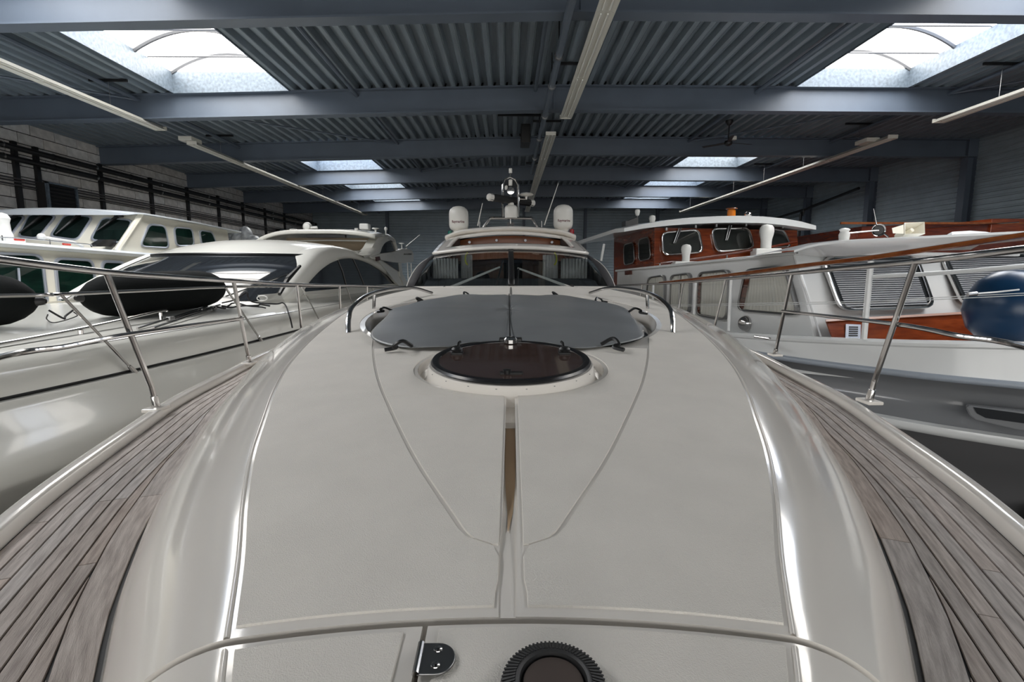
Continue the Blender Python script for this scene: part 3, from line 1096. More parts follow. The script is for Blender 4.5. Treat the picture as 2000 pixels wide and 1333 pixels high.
topR = [(.40, -.45, .13), (1.25, .6, .10), onY(2000, 487, 1.95), onY(1788, 511, 2.5), onY(1660, 523, 3.15), onY(1547, 534, 4.1), onY(1418, 545, 5.8), onY(1335, 552, 7.3), onY(1255, 556, 9.6), (2.5, 15, -.38)]
midR = [(.35, -.5, -.25), (1.2, .6, -.27), onY(2000, 678, 1.95), onY(1870, 656, 2.3), onY(1744, 633, 2.75), onY(1528, 608, 4.2)]
guard(1, topR, midR, [(R1, onY(1708, 745, R1.y - .02), onY(1788, 511, 2.5)), (R2, R2.lerp(onY(1547, 534, 4.1), .18), onY(1547, 534, 4.1)), (R3, R3.lerp(onY(1418, 545, 5.8), .2), onY(1418, 545, 5.8)), (R4, R4.lerp(onY(1335, 552, 7.3), .2), onY(1335, 552, 7.3)), (Vector((2.48, 9.7, ZT + .056)), Vector((2.48, 9.68, -.66)), Vector(onY(1255, 556, 9.6)))])

# windscreen, pillars, roof
WX = .055


def wpt(s, t):
    b = Vector((1.66 * s, 8.0 + .8 * s * s, -.205 - .028 * s * s))
    a = Vector((1.50 * s, 9.6 + .6 * s * s, .425 - .085 * s * s))
    p = b.lerp(a, t)
    p.z += .05 * sin(pi * t)
    p.x += WX
    return p


def wsheet(s0, s1, t0, t1, n=14, k=8, push=0):
    return [[wpt(s0 + (s1 - s0) * i / n, t0 + (t1 - t0) * j / k) + Vector((0, -push, push)) for i in range(n + 1)] for j in range(k + 1)]


ws = MB().loft(wsheet(-1, 1, .93, 1.02)).build('windscreen_frame', BLACK, yacht, 60)
MB().loft(wsheet(-1, -.014, 0, .94)).build('windscreen_pane', SCREEN, ws, 60)
MB().loft(wsheet(.014, 1, 0, .94)).build('windscreen_pane', SCREEN, ws, 60)
MB().loft(wsheet(-.03, .03, 0, .95, 2, 8, .01)).build('mullion', BLACK, ws, 60, solid=-.03)
rows = []
for i in range(25):
    s = -1.02 + 2.04 * i / 24
    p = wpt(s, 0)
    rows.append([(p.x, p.y + .05, p.z + .012), (p.x, p.y - .02, p.z + .010), (p.x, p.y - .07, p.z - .006), (p.x, p.y - .10, p.z - .03)])
MB().loft(rows).build('windscreen_sill', GEL, yacht, 60)
m = MB()
for x, w in ((-.55, .13), (.55, .13)):
    m.lathe([(w, 0), (w, .004), (0, .005)], (x, 7.3, surf(x, 7.3)), Matrix.Diagonal((1, .12, 1)), 20)
m.build('vent_slot', DULLSTEEL, yacht, 0)
for s in (-1, 1):
    rows = []
    for t in [i / 10 for i in range(11)]:
        a = wpt(s * 1.0, t)
        b = Vector((s * (1.86 - .30 * t ** 1.5) + WX, a.y + .38 - .25 * t, a.z - .015 + .04 * sin(pi * t)))
        rows.append([a + Vector((0, -.012, .012)), a.lerp(b, .5) + Vector((s * .02, -.01, .02)), b, b + Vector((-s * .03, .3, 0))])
    MB().loft(rows).build('pillar_cover', FABRIC, yacht, 60, solid=-.01)
    MB().tube([r[2] for r in rows], .012, 6).build('pillar_piping', RADOME, yacht)


def rpt(s, u):
    f = Vector((1.53 * s, 9.62 + .6 * s * s, .435 - .085 * s * s))
    b = Vector((1.38 * s, 12.6, 1.0 - .16 * s * s))
    p = f.lerp(b, u)
    p.z += .05 * sin(pi * u)
    p.x += WX
    return p


us = [0, .04, .09, .125] + [.125 + .55 * i / 9 for i in range(1, 10)] + [.72, .8, .9, 1.0]
ss = [-1, -.93, -.86, -.80] + [-.8 + 1.6 * i / 18 for i in range(1, 18)] + [.8, .86, .93, 1]
m = MB()
rows = [[rpt(s, u) for s in ss] for u in us]
n = len(ss)
for i in range(len(us) - 1):
    for j in range(n - 1):
        hole = .12 < us[i] and us[i + 1] < .68 and ss[j] > -.81 and ss[j + 1] < .81
        if not hole:
            m.add([rows[i][j], rows[i][j + 1], rows[i + 1][j + 1], rows[i + 1][j]], [(0, 1, 2, 3)])
m.build('cabin_roof', GEL, yacht, 40, solid=-.05)
for u in (.125, .675):
    MB().tube([rpt(-.8 + 1.6 * i / 16, u) + Vector((0, 0, .004)) for i in range(17)], .012, 6).build('sunroof_trim', BLACK if u < .5 else RADOME, yacht)
for s in (-1, 1):
    MB().loft([[rpt(s * .79, u) + Vector((0, 0, .0)), rpt(s * .79, u) + Vector((0, 0, -.14)), rpt(s * .72, u) + Vector((0, 0, -.16))] for u in us[3:13]]).build('sunroof_gutter', BLACK, yacht, 60)
rows = []
for i in range(17):
    s = -.95 + 1.9 * i / 16
    p = rpt(s, .80)
    rows.append([(p.x, p.y, p.z - .06), (p.x, p.y - .05, p.z - .28), (p.x, p.y + .2, p.z - .60)])
hd = MB().loft(rows).build('headliner', WOODIN, yacht, 60)
for x, y in ((917, 473.5), (970, 469.8), (1026, 470), (1078, 473.5)):
    p = onY(x, y, 11.85)
    MB().lathe([(.03, 0), (.03, .03), (0, .035)], p, Matrix.Rotation(pi / 2, 3, 'X'), 12).build('ceiling_spot', mat('spot_lens_%d' % x, (225, 232, 240), .2), hd)
# inside
MB().loft([[(-1.5 + WX, y, z), (1.5 + WX, y, z)] for y, z in ((8.75, -.24), (9.1, -.14), (9.9, -.10), (10.1, -.4))]).build('dashboard', DARKIN, yacht, 0)
MB().loft([[(x, y, z) for x in (-1.5, 1.6)] for y, z in ((10.0, -.7), (13.0, -.7), (13.05, .75))]).build('cabin_lining', DARKIN, yacht, 0)
MB().box(-1.0, -.1, 12.7, 12.9, -.6, .62).build('cabinet_wall', WOODIN, yacht, 0)
MB().box(.35, 1.3, 12.6, 12.8, -.6, .66).build('cabinet_wall', WOODIN, yacht, 0)
MB().loft([[(x, 10.3, z), (x + .0, 12.5, z + .32)] for x, z in ((-1.3, .22), (0, .3), (1.4, .22))]).build('cabin_ceiling', WOODIN, yacht, 0)


def curtain(x0, x1, y0, y1, z0, z1, n, name='curtain', m_=None, parent=yacht):
    rows = [[], []]
    for i in range(n * 4 + 1):
        f = i / (n * 4)
        w = .03 * sin(2 * pi * i / 4)
        d = Vector((x1 - x0, y1 - y0, 0)).normalized()
        px, py = x0 + (x1 - x0) * f - d.y * w, y0 + (y1 - y0) * f + d.x * w
        for r, z in enumerate((z0, z1)):
            rows[r].append((px, py, z))
    MB().loft(rows).build(name, m_ or CURTAIN, parent, 80, solid=.004)


curtain(-1.42, -.95, 9.9, 9.9, -.3, .28, 8)
curtain(-.92, -.72, 10.2, 10.4, -.3, .36, 4)
curtain(1.02, 1.52, 9.9, 9.9, -.3, .28, 8)
curtain(.70, .98, 10.4, 10.1, -.3, .36, 5)
for s, x in ((1, 911), (-1, 1085)):
    p = onY(x, 506, 9.7)
    MB().tube([p + Vector((-s * (.07 * cos(a)) + s * .05, 0, .12 * sin(a))) for a in [-1.2 + 2.4 * i / 10 for i in range(11)]], .014, 6).build('yellow_loop', mat('yellow_loop_%d' % x, (208, 208, 40), .5), yacht)
MB().ball(onY(942, 545, 10.6), .16, sz=1.0).build('helm_seat', BLACK, yacht)
# wipers
for (pv, tip, b0, b1, lab) in (((869, 566), (976, 522), (982, 510), (970, 556), 'l'), ((1117, 563), (1011, 524), (1013, 524), (1010, 556), 'r')):
    def on(p, d=.03):
        q = ray(*p)
        # meet the glass: march along the ray
        best = None
        for i in range(400):
            t = 7.8 + i * .008
            P_ = q * t
            ti = min(1, max(0, (P_.z + .21) / .64))
            si = (P_.x - WX) / (1.66 - .16 * ti)
            if P_.y > wpt(max(-1, min(1, si)), ti).y:
                return P_ * (1 - d / t * 1.2)
        return q * 9
    w = MB().tube([on(pv), on(tip, .06)], [.026, .016], 6).build('wiper', RADOME, yacht)
    MB().lathe([(.035, 0), (.03, .05), (.0, .06)], on(pv, .02), n=10).build('wiper_pivot', BLACK, w)
    MB().tube([on(b0, .04), on(b1, .04)], .014, 6).build('wiper_blade', BLACK, w)

# cabin sides and aft body
for s in (-1, 1):
    rows = []
    for y in (9.2, 10.2, 11.5, 12.6, 14, 16):
        zt = min(.93, .30 + .26 * (y - 10.2)) if y < 12.6 else .84 - .3 * (y - 12.6)
        xt = 1.5 - .03 * (y - 9.2)
        rows.append([(s * (1.95) + WX, y, ZT), (s * 1.9 + WX, y, -.35), (s * 1.80 + WX, y, -.22), (s * xt + WX, y, max(-.2, zt))])
    MB().loft(rows).build('cabin_side', GEL, yacht, 40)
MB().box(-1.9, 2.0, 15.9, 16.0, ZT, -.2).build('aft_bulkhead', GEL, yacht, 0)
MB().loft([[(x + WX, y, z) for x in (-1.38, 1.38)] for y, z in ((12.6, .84), (14, .42), (16, -.2))]).build('aft_canopy', FABRIC, yacht, 0)

# radar arch
ARY = 12.3
pts = [(872, 466), (884, 461), (902, 455), (945, 450.5), (997, 448.5), (1050, 450.5), (1092, 455), (1110, 460), (1122, 465)]
rows = []
for p in spline([onY(x, y, ARY) for x, y in pts], 4):
    rows.append([p + Vector((0, .30 * cos(a), .075 * sin(a))) for a in [2 * pi * i / 14 for i in range(14)]])
MB().loft(rows, True, True).build('radar_arch', GEL, yacht, 60)
for i, (x, y) in enumerate(((881, 462), (1112, 459.5))):
    p = onY(x, y, ARY)
    MB().tube([p + Vector((0, -.1, -.3)), p + Vector((0, .1, 0))], .12, 8).build('arch_leg', GEL, yacht)
for x, y, c, lab in ((879, 457, (20, 96, 84), 'green'), (1117, 454, (140, 24, 34), 'red')):
    p = onY(x, y, ARY - .1)
    MB().lathe([(.05, -.06), (.05, .06), (.03, .075), (0, .078)], p, n=14).build('navigation_light', mat(lab + '_lens', c, .2), yacht)['label'] = lab + ' navigation light'
cu = bpy.data.curves.new('lettering', 'FONT')
cu.body = 'Raymarine'
cu.align_x = 'CENTER'
cu.size = .1
cu.offset = .002
to = bpy.data.objects.new('lettering', cu)
COL.objects.link(to)
dg = bpy.context.evaluated_depsgraph_get()
txt = bpy.data.meshes.new_from_object(to.evaluated_get(dg))
bpy.data.objects.remove(to)
xsz = max(v.co.x for v in txt.vertices)
for (x, y, ytop) in ((896.5, 457, 403), (1099.5, 455, 400)):
    b = onY(x, y, ARY)
    tp = onY(x, ytop, ARY)
    H = tp.z - b.z
    r = .228
    M = None
    dome = MB().lathe([(.13, -.02), (.125, .05), (.15, .085), (.19, .10), (.215, .14), (r, .19), (r, H - .2), (r * .97, H - .13), (r * .85, H - .07), (r * .6, H - .025), (r * .3, H - .005), (0, H)], b, M, 32).build('satellite_dome', RADOME, yacht, 60)
    me = txt.copy()
    k = .155 / xsz
    for v in me.vertices:
        a = v.co.x * k / r
        v.co = Vector((b.x + (r + .002) * sin(a), b.y - (r + .002) * cos(a), b.z + .235 + v.co.y * k * 1.15))
    me.materials.clear()
    me.materials.append(REDTXT)
    link(bpy.data.objects.new('lettering', me), dome)

# mast gear
def my(x, y, Y=ARY):
    return onY(x, y, Y)


mast = MB().tube(spline([my(943, 446), my(955, 429), my(963, 426.5), my(997, 426), my(1033, 426.5), my(1040, 428), my(1052, 446)], 4), .035, 8).build('mast_frame', STEEL, yacht)
MB().tube([my(982, 424), my(981.5, 380), my(982, 362), my(986, 351), my(996.5, 346), my(1006, 351), my(1012, 362), my(1012.5, 424)], .03, 8).build('mast_hoop', STEEL, mast)
MB().loft([[my(982, 424), my(1013, 424)], [my(982, 422, ARY + .4), my(1013, 422, ARY + .4)]]).build('mast_plate', BLACK, mast, 0, solid=.04)
MB().loft([[my(983.5, y), my(1011, y)] for y in (366, 358, 353)]).build('mast_web', DARKIN, mast, 0, solid=.02)
MB().lathe([(.15, -.18), (.155, -.1), (.15, .06), (.12, .1), (.07, .12), (.07, .2)], my(998, 411), n=20).build('radar_motor', RADOME, yacht)
a, b = my(957, 385.5, ARY - .35), my(1039, 397, ARY + .35)
ra = MB().tube([a, b], .085, 8).build('radar_scanner', BLACK, yacht)
d = (b - a).normalized()
MB().tube([a - d * .06, a - d * .03, a + d * .07], [.06, .085, .085], 10).build('scanner_cap', RADOME, ra)
MB().tube([b - d * .07, b + d * .03, b + d * .06], [.085, .085, .06], 10).build('scanner_cap', RADOME, ra)
MB().tube([a + Vector((0, -.074, .03)), b + Vector((0, -.074, .03))], .012, 5).build('scanner_stripe', RADOME, ra)
MB().tube([my(998, 398), my(998, 391)], .05, 8).build('scanner_post', RADOME, ra)
MB().lathe([(.0, .055), (.13, .03), (.17, 0), (.13, -.03), (.03, -.045), (.02, -.11)], my(1028, 380.5), n=24).build('mushroom_antenna', RADOME, yacht)
MB().tube([my(1028, 389), my(1013, 389)], .015, 6).build('antenna_arm', STEEL, yacht)
MB().lathe([(.02, -.12), (.05, -.09), (.085, -.02), (.085, .03), (.03, .04)], my(997.5, 373, ARY - .1), Matrix.Rotation(pi / 2, 3, 'X'), 16).build('search_light', STEEL, yacht)
MB().tube([my(997.5, 376), my(997.5, 386)], .025, 8).build('light_post', STEEL, yacht)
MB().lathe([(.04, -.07), (.045, -.05), (.045, .05), (.03, .07)], my(997, 357, ARY - .05), n=10).build('camera_box', RADOME, yacht)
MB().lathe([(.03, -.05), (.035, -.03), (.035, .04), (.0, .06)], my(989, 367, ARY - .05), n=10).build('side_light', RADOME, yacht)
MB().tube([my(996.5, 346), my(997, 338)], .014, 6).build('top_light_post', STEEL, yacht)
MB().lathe([(.035, -.05), (.04, -.04), (.04, .05), (.025, .06)], my(997, 334), n=12).build('top_light', RADOME, yacht)
for x in (993.5, 1001):
    MB().tube([my(x, 438, ARY - .1), my(x, 438, ARY + .2)], [.045, .02], 10).build('air_horn', BLACK, yacht)
MB().tube([my(997, 428), my(997, 438)], .02, 6).build('horn_post', STEEL, yacht)
for (p0, p1) in (((933, 441), (942.5, 397)), ((1063, 440), (1090.5, 358))):
    MB().tube([my(*p0), my(*p1)], [.016, .007], 6).build('whip_aerial', RADOME, yacht)
for x, y in ((937, 445), (1058, 444)):
    MB().tube([my(x, y), my(x, y - 12)], .012, 6).build('short_aerial', DULLSTEEL, yacht)
# ================================================================== left: cream sport cruiser with black windscreen
GELB = mat('ivory_gelcoat', (219, 218, 211), .17, coat=.3)
GELC = mat('warm_ivory_paint', (226, 222, 208), .25, coat=.2)
BLACKGLASS = mat('black_tinted_glass', (34, 37, 41), .05, spec=.55)
FENDERB = mat('black_fender_cover', (9, 13, 13), .9, bump=.25, bscale=30, var=.1, spec=.2)
GREENGLASS = glass('green_tinted_glass', (176, 206, 198))
TAN = mat('tan_headliner', (190, 172, 148), .7)
ROPE = mat('black_rope', (28, 28, 30), .8, bump=.4, bscale=250)
WHITEP = mat('white_plastic', (226, 226, 222), .35)
CB_ = -5.87
HB = smooth_table([(.6, 0), (.8, .42), (1.1, .86), (1.8, 1.42), (2.8, 1.9), (3.67, 2.1), (5, 2.28), (6.6, 2.38), (9, 2.43), (20, 2.36)])
cruiser = thing('sport_cruiser', 'ivory sport cruiser with a raked black windscreen and black fenders on its foredeck', 'boat', (CB_, 9, FLOOR))
rows, deck = [], []
ysB = frange(.6, 3, .15)[:-1] + frange(3, 20, .4)
for y in ysB:
    w = lerp(HB, y)
    f = min(1, max(.03, (y - .6) / 6))
    q = min(1, w / 1.2)
    half = [(w - .08 * q, -.952), (w - .012 * q, -.955), (w, -.968), (w + .02 * q, -1.03), (w + .09 * q, -1.20), (w + .17 * q, -1.37), (w + .215 * q, -1.50), (w + .20 * q, -1.54), (w + .07 * q, -1.62), (max(.02, w - .3), -2.2), (.02 + w * .42 * f, -2.7), (.02, FLOOR)]
    rows.append([(CB_ + x, y, z) for x, z in half] + [(CB_ - x, y, z) for x, z in half[::-1]])
    e_ = max(0, min(1, (y - 5) / 3.2))
    e_ = .075 * e_ * e_ * (3 - 2 * e_)
    hd_ = [(w - .07, -.97), (w - .075, -.93), (w - .11, -.76), (w - .14, -.69), (w - .21, -.635), (w - .34, -.605), (w * .65, -.562 + e_), (w * .4, -.535 + e_), (0, -.50 + e_)]
    hd_ = [(max(0, x), z) for x, z in hd_]
    deck.append([(CB_ + x, y, z) for x, z in hd_] + [(CB_ - x, y, z) for x, z in hd_[-2::-1]])
MB().loft(rows, True, True).build('hull', GELB, cruiser, 40)
from mathutils.bvhtree import BVHTree
dk_ = MB().loft(deck)
DECKTREE = BVHTree.FromPolygons([Vector(v) for v in dk_.v], dk_.f)
dk_.build('foredeck', GELB, cruiser, 45)
for s in (-1, 1):
    MB().tube([(CB_ + s * (lerp(HB, y) - .066), y, -.940) for y in ysB[2:]], .012, 6).build('rub_groove', BLACK, cruiser)
# windscreen
WB = -6.0


def wb(s, t):
    b = Vector((WB + 1.82 * s, 8.25 + .85 * s * s, -.47))
    a = Vector((WB + .07 + 1.68 * s, 10.4 + .75 * s * s, .37))
    p = b.lerp(a, t)
    p.z += .05 * sin(pi * t)
    return p


g1 = MB().loft([[wb(-1 + 2 * i / 24, j / 8) for i in range(25)] for j in range(9)]).build('windscreen', BLACKGLASS, cruiser, 60)
MB().tube([wb(-1 + 2 * i / 24, 1.0) + Vector((0, -.01, .01)) for i in range(25)], .03, 6).build('windscreen_trim', BLACK, g1)
MB().loft([[wb(-1, t) + Vector((-.16, .25, -.02)), wb(-1, t) + Vector((-.10, -.01, .03)), wb(-1, t) + Vector((.01, 0, .012))] for t in [i / 8 for i in range(9)]]).build('pillar', GELB, cruiser, 60)


def rb(s, u):
    f = Vector((WB + .07 + 1.70 * s, 10.42 + .75 * s * s, .39))
    b = Vector((WB + .1 + 1.66 * s, 15.2, .62))
    p = f.lerp(b, u)
    p.z += (.25 * sin(pi * min(1, u * 1.25)) + .06 * min(1, u * 6)) * (1 - .45 * s * s)
    return p


MB().loft([[rb(-1 + 2 * i / 20, u) for i in range(21)] for u in (0, .02, .06, .12, .2, .3, .45, .6, .8, 1)]).build('cabin_roof', GELB, cruiser, 60, solid=-.04)
SX = -4.13
out_ = [(533, 608), (545, 585), (560, 560), (588, 525), (612, 496), (626, 486), (645, 481), (668, 483), (690, 489), (715, 499), (740, 514), (765, 536), (789, 562)]
inn_ = [(578, 614), (583, 592), (591, 574), (604, 552), (624, 530), (644, 515), (664, 507), (683, 505), (706, 509), (728, 518), (750, 532), (769, 547), (783, 563)]
rows = []
O_ = spline([onX(x, y, SX) for x, y in out_], 3)
I_ = spline([onX(x, y, SX) for x, y in inn_], 3)
for a, b in zip(O_, I_):
    k_ = min(1, len(rows) / 9)
    rows.append([a + Vector((-.06 - .29 * k_, .1 - .1 * k_, 0)), a + Vector((-.05, 0, 0)), a.lerp(b, .25) + Vector((.05, 0, 0)), a.lerp(b, .75) + Vector((.05, 0, 0)), b + Vector((0, 0, 0)), b + Vector((-.07, 0, 0))])
MB().loft(rows).build('side_arch', GELB, cruiser, 60)
low_ = [(781, 575), (740, 581), (690, 588), (640, 594), (604, 597), (592, 596)]
poly = [onX(x, y, SX - .04) for x, y in inn_[2:] + low_]
sg = MB().prism(poly, (-.02, 0, 0)).build('side_window', BLACKGLASS, cruiser, 0)
for p in (((660, 508), (669, 530), (676, 556)), ((690, 506), (701, 530), (711, 556))):
    MB().tube([onX(x, y, SX - .03) for x, y in p], .014, 6).build('window_mullion', DULLSTEEL, sg)
MB().tube([onX(x, y, SX - .01) for x, y in ((592, 577), (640, 574), (700, 568), (783, 562))], .03, 6).build('window_mullion', GELB, sg)
MB().loft([[(SX - .05, y, -.66), (SX + .06, y, -.62), (SX + .03, y, -.50), (SX - .05, y, -.36)] for y in (8.6, 9.2, 12, 20)]).build('cabin_coaming', GELB, cruiser, 60)
MB().box(WB - 1.8, SX - .1, 9.6, 19.6, -.62, -.3).build('cabin_floor', DARKIN, cruiser, 0)
MB().box(WB - 1.9, SX - .1, 19.6, 19.7, -.62, .5).build('aft_bulkhead', GELB, cruiser, 0)
# raised hardtop aft
HY = 16.0
rows = []
for dy, dz, k in ((-.5, -.10, 1.0), (-.45, 0, 1), (.6, .10, 1.0), (2.4, .02, .98)):
    r = []
    for x, y in spline([Vector((x, y, 0)) for x, y in ((505, 478), (518, 468), (532, 461), (552, 455), (580, 451.5), (625, 451), (673, 451.5), (715, 455), (740, 460))], 3) and [(p.x, p.y) for p in spline([Vector((x, y, 0)) for x, y in ((505, 478), (518, 468), (532, 461), (552, 455), (580, 451.5), (625, 451), (673, 451.5), (715, 455), (740, 460))], 3)]:
        p = onY(x, y, HY)
        r.append((p.x, HY + dy, p.z + dz))
    rows.append(r)
ht = MB().loft(rows).build('hardtop', GELB, cruiser, 50, solid=-.10)
MB().loft([[onY(x, y, HY + .2) for x, y in ((566, 470), (640, 468.5), (737, 469.5))], [onY(x, y, HY + .2) for x, y in ((566, 472.5), (640, 471), (737, 472.5))]]).build('windscreen_bar', WHITEP, cruiser, 0, solid=.03)
MB().loft([[onY(x, 465, HY + .9) for x in (560, 738)], [onY(x, 500, HY + .9) for x in (560, 738)]]).build('tan_panel', TAN, cruiser, 0, solid=.02)
MB().box(onY(612, 465, HY).x, onY(684, 465, HY).x, HY - .5, HY - .35, onY(640, 466.5, HY).z, onY(640, 461.5, HY).z).build('sunroof_edge', BLACK, cruiser, 0)
DX = -4.0
o2 = [(700, 497), (716, 494), (727, 486), (735, 472), (744, 461), (755, 457), (766, 461), (771, 472), (776, 488)]
i2 = [(712, 504), (730, 502), (742, 495), (746, 484), (752, 475), (760, 470.5), (767, 470.5), (770, 478), (773, 489)]
rows = []
for a, b in zip(spline([onX(x, y, DX) for x, y in o2], 3), spline([onX(x, y, DX) for x, y in i2], 3)):
    rows.append([a + Vector((-.3, 0, 0)), a + Vector((-.03, 0, 0)), a.lerp(b, .4) + Vector((.05, 0, 0)), b, b + Vector((-.06, 0, 0))])
MB().loft(rows).build('upper_arch', GELB, cruiser, 60)
MB().prism([onX(x, y, DX - .03) for x, y in i2[2:] + [(773, 492), (742, 497)]], (-.02, 0, 0)).build('upper_window', BLACKGLASS, cruiser, 0)
wing = MB().prism([onX(x, y, DX + .04) for x, y in ((722, 501), (746, 495), (770, 492), (785, 486.5), (795, 486), (805, 489), (808, 496), (808, 512), (790, 514.5), (770, 513), (748, 509), (728, 507))], (-.3, 0, 0)).build('wing', GELB, cruiser, 0, bevel=.03)
MB().prism([onX(x, y, DX + .06) for x, y in ((734, 502.5), (742, 501), (743.5, 508.5), (736, 510.5))], (-.03, 0, 0)).build('emblem', mat('dark_red_emblem', (66, 34, 32), .4), wing, 0)
for k, (x, w) in enumerate(((790.5, 1.6), (793.5, 1.2), (797, 1.4), (799.5, 1.2), (801.5, 1.2), (803.6, 1.0))):
    MB().prism([onX(a, b, DX + .05) for a, b in ((x - w / 2, 495.3), (x + w / 2, 495.3), (x + w / 2, 497.8), (x - w / 2, 497.8))], (-.03, 0, 0)).build('wing_lettering', BLACK, wing, 0)
MB().prism([onX(x, y, DX - .02) for x, y in ((749, 510), (779, 514), (783, 533))], (-.02, 0, 0)).build('lower_window', BLACKGLASS, cruiser, 0)
MB().prism([onX(x, y, DX - .05) for x, y in ((736, 506), (750, 510), (786, 534), (800, 560), (790, 570), (770, 548))], (-.1, 0, 0)).build('aft_strut', GELB, cruiser, 0)
MB().loft([[onX(x, y, DX) for x, y in ((779, 514), (782, 540))], [onX(x, y, DX) for x, y in ((784, 514), (790, 560))]]).build('aft_post', GELB, cruiser, 0, solid=.05)
for x in (796, 803):
    MB().tube([onX(x, 514, DX - .1), onX(x + 2, 560, DX - .1)], .02, 6).build('ladder_rail', STEEL, cruiser)
# hardtop fittings
def hy(x, y):
    return onY(x, y, HY)


sl_ = MB().lathe([(.02, .12), (.09, .10), (.135, .0), (.14, -.02), (.12, -.025), (.1, .0), (.03, .02)], hy(600, 443), Matrix.Rotation(pi / 2, 3, 'X') @ Matrix.Rotation(.15, 3, 'Y'), 20).build('search_light', WHITEP, cruiser)
MB().tube([hy(600, 445), hy(600, 453)], .03, 6).build('light_post', WHITEP, sl_)
MB().tube([hy(607, 445), hy(620, 444.5)], .035, 8).build('spot_lamp', WHITEP, sl_)
MB().box(hy(687, 0).x, hy(706, 0).x, HY - .15, HY + .15, hy(690, 449).z, hy(690, 437.5).z).build('camera_head', WHITEP, cruiser, 0, bevel=.03)
MB().tube([hy(696, 446), hy(696, 453)], .06, 8).build('camera_post', WHITEP, cruiser)
MB().lathe([(0, .03), (.09, .02), (.12, 0), (.03, -.03), (.03, -.12)], hy(733.5, 447), n=16).build('mushroom_antenna', WHITEP, cruiser)
MB().lathe([(.0, .07), (.045, .05), (.05, .0), (.02, -.05), (.015, -.17)], hy(753.5, 448), n=12).build('anchor_light', WHITEP, cruiser)
MB().lathe([(0, .03), (.1, .02), (.12, 0), (.03, -.03), (.03, -.1)], hy(573, 449), n=16).build('mushroom_antenna', WHITEP, cruiser)
MB().tube([onX(794, 486, DX - .1), onX(793, 482, DX - .1), onX(820, 459, DX - .1)], [.03, .022, .012], 6).build('whip_aerial', WHITEP, cruiser)
MB().lathe([(0, .03), (.11, .02), (.11, 0), (.02, -.02), (.02, -.25)], onX(784.5, 476, DX - .1), n=14).build('tv_antenna', WHITEP, cruiser)
# wiper, handrail, guard rail
MB().tube([onY(546, 575, 8.9), onY(562, 545, 9.6), onY(586, 520, 10.2)], [.03, .05, .03], 6).build('wiper', BLACK, cruiser)
MB().tube([onY(440, 580, 8.5), onY(562, 536, 9.6)], .014, 6).build('wiper_arm', STEEL, cruiser)
hr = [onX(0, 672, -4.12), onX(140, 646, -4.15), onX(230, 627, -4.18), onX(318, 607, -4.2)]
h = MB().tube(spline([onX(-120, 690, -4.1)] + hr + [hr[-1] + Vector((0, .06, -.02))], 4), .016, 8).build('deck_rail', STEEL, cruiser)
for p in (onX(157, 645, -4.15), onX(313, 611, -4.2)):
    MB().tube([p, (p.x, p.y, -.60)], .022, 8).build('rail_post', STEEL, h)
gt = [Vector((-4.9, 1.6, -.12)), onX(0, 578, -3.74), onX(120, 575, -3.70), onX(300, 567, -3.62), onX(444, 561, -3.57), onX(600, 560, -3.5), onX(700, 561, -3.48), onX(783, 565, -3.48)]
gr = MB().tube(spline(gt, 6), .016, 10).build('guard_rail', STEEL, cruiser)


def gun(y, dz=0):
    return Vector((CB_ + lerp(HB, y) - .03, y, -.950 + dz))


for px, py, hx, hy_ in ((279, 731, 120, 577), (504, 677, 441, 563), (620, 638, 590, 561), (687, 596, 677, 562), (735, 590, 727, 563)):
    X = -3.55
    b = onX(px, py, X)
    b = gun(b.y)
    hd_ = onX(hx, hy_, -3.7 if hx < 200 else -3.56)
    st = MB().tube([b, hd_], .0125, 8).build('stanchion', STEEL, cruiser)
    d = (hd_ - b).normalized()
    MB().tube([b - d * .01, b + d * .09], [.026, .018], 10).build('socket', STEEL, st)
MB().tube([gun(3.0, .3), gun(8.0, .33), gun(12, .33)], .004, 5).build('guard_wire', STEEL, cruiser)

# fenders on the foredeck of the sport cruiser
def fender(name, lab, a, b, r, m_, group, eye=True):
    a, b = Vector(a), Vector(b)
    t = thing(name, lab, 'fender', (a + b) / 2 - Vector((0, 0, r)), group)
    d = (b - a).normalized()
    L = (b - a).length
    pts, rad = [], []
    for k, f in ((0, .18), (.03, .45), (.07, .68), (.12, .85), (.2, .97), (.3, 1), (.7, 1), (.8, .97), (.88, .85), (.93, .68), (.97, .45), (1, .18)):
        pts.append(a + d * L * k)
        rad.append(r * f)
    MB().tube(pts, rad, 24).build('body', m_, t, 60)
    for e, s in ((a, -1), (b, 1)):
        MB().tube([e + d * s * (-.02), e + d * s * .05, e + d * s * .07], [r * .2, r * .14, r * .08], 10).build('end_collar', BLACK, t)
    return t


fender('boat_fender', 'black cloth-covered fender lying under the rail on the sport cruiser foredeck', (-4.72, 5.72, -.27), (-4.28, 7.75, -.21), .265, FENDERB, 'black fenders on the sport cruiser')
fender('boat_fender', 'rounded end of a black fender on the cruiser deck at the left frame edge', (-4.60, 5.05, -.27), (-6.4, 4.5, -.18), .27, FENDERB, 'black fenders on the sport cruiser')

def rope(lab, pts, r=.011, n=6, name='mooring_rope'):
    o = MB().tube(spline(pts, n), r, 6).build(name, ROPE, None, 80)
    return tag(o, lab, 'rope')


def bdeck(x, y, dz=.036):
    hit = DECKTREE.ray_cast(Vector((0, 0, 0)), ray(x, y).normalized())[0]
    return (hit if hit else onZ(x, y, -.58)) + Vector((0, 0, dz - .012))


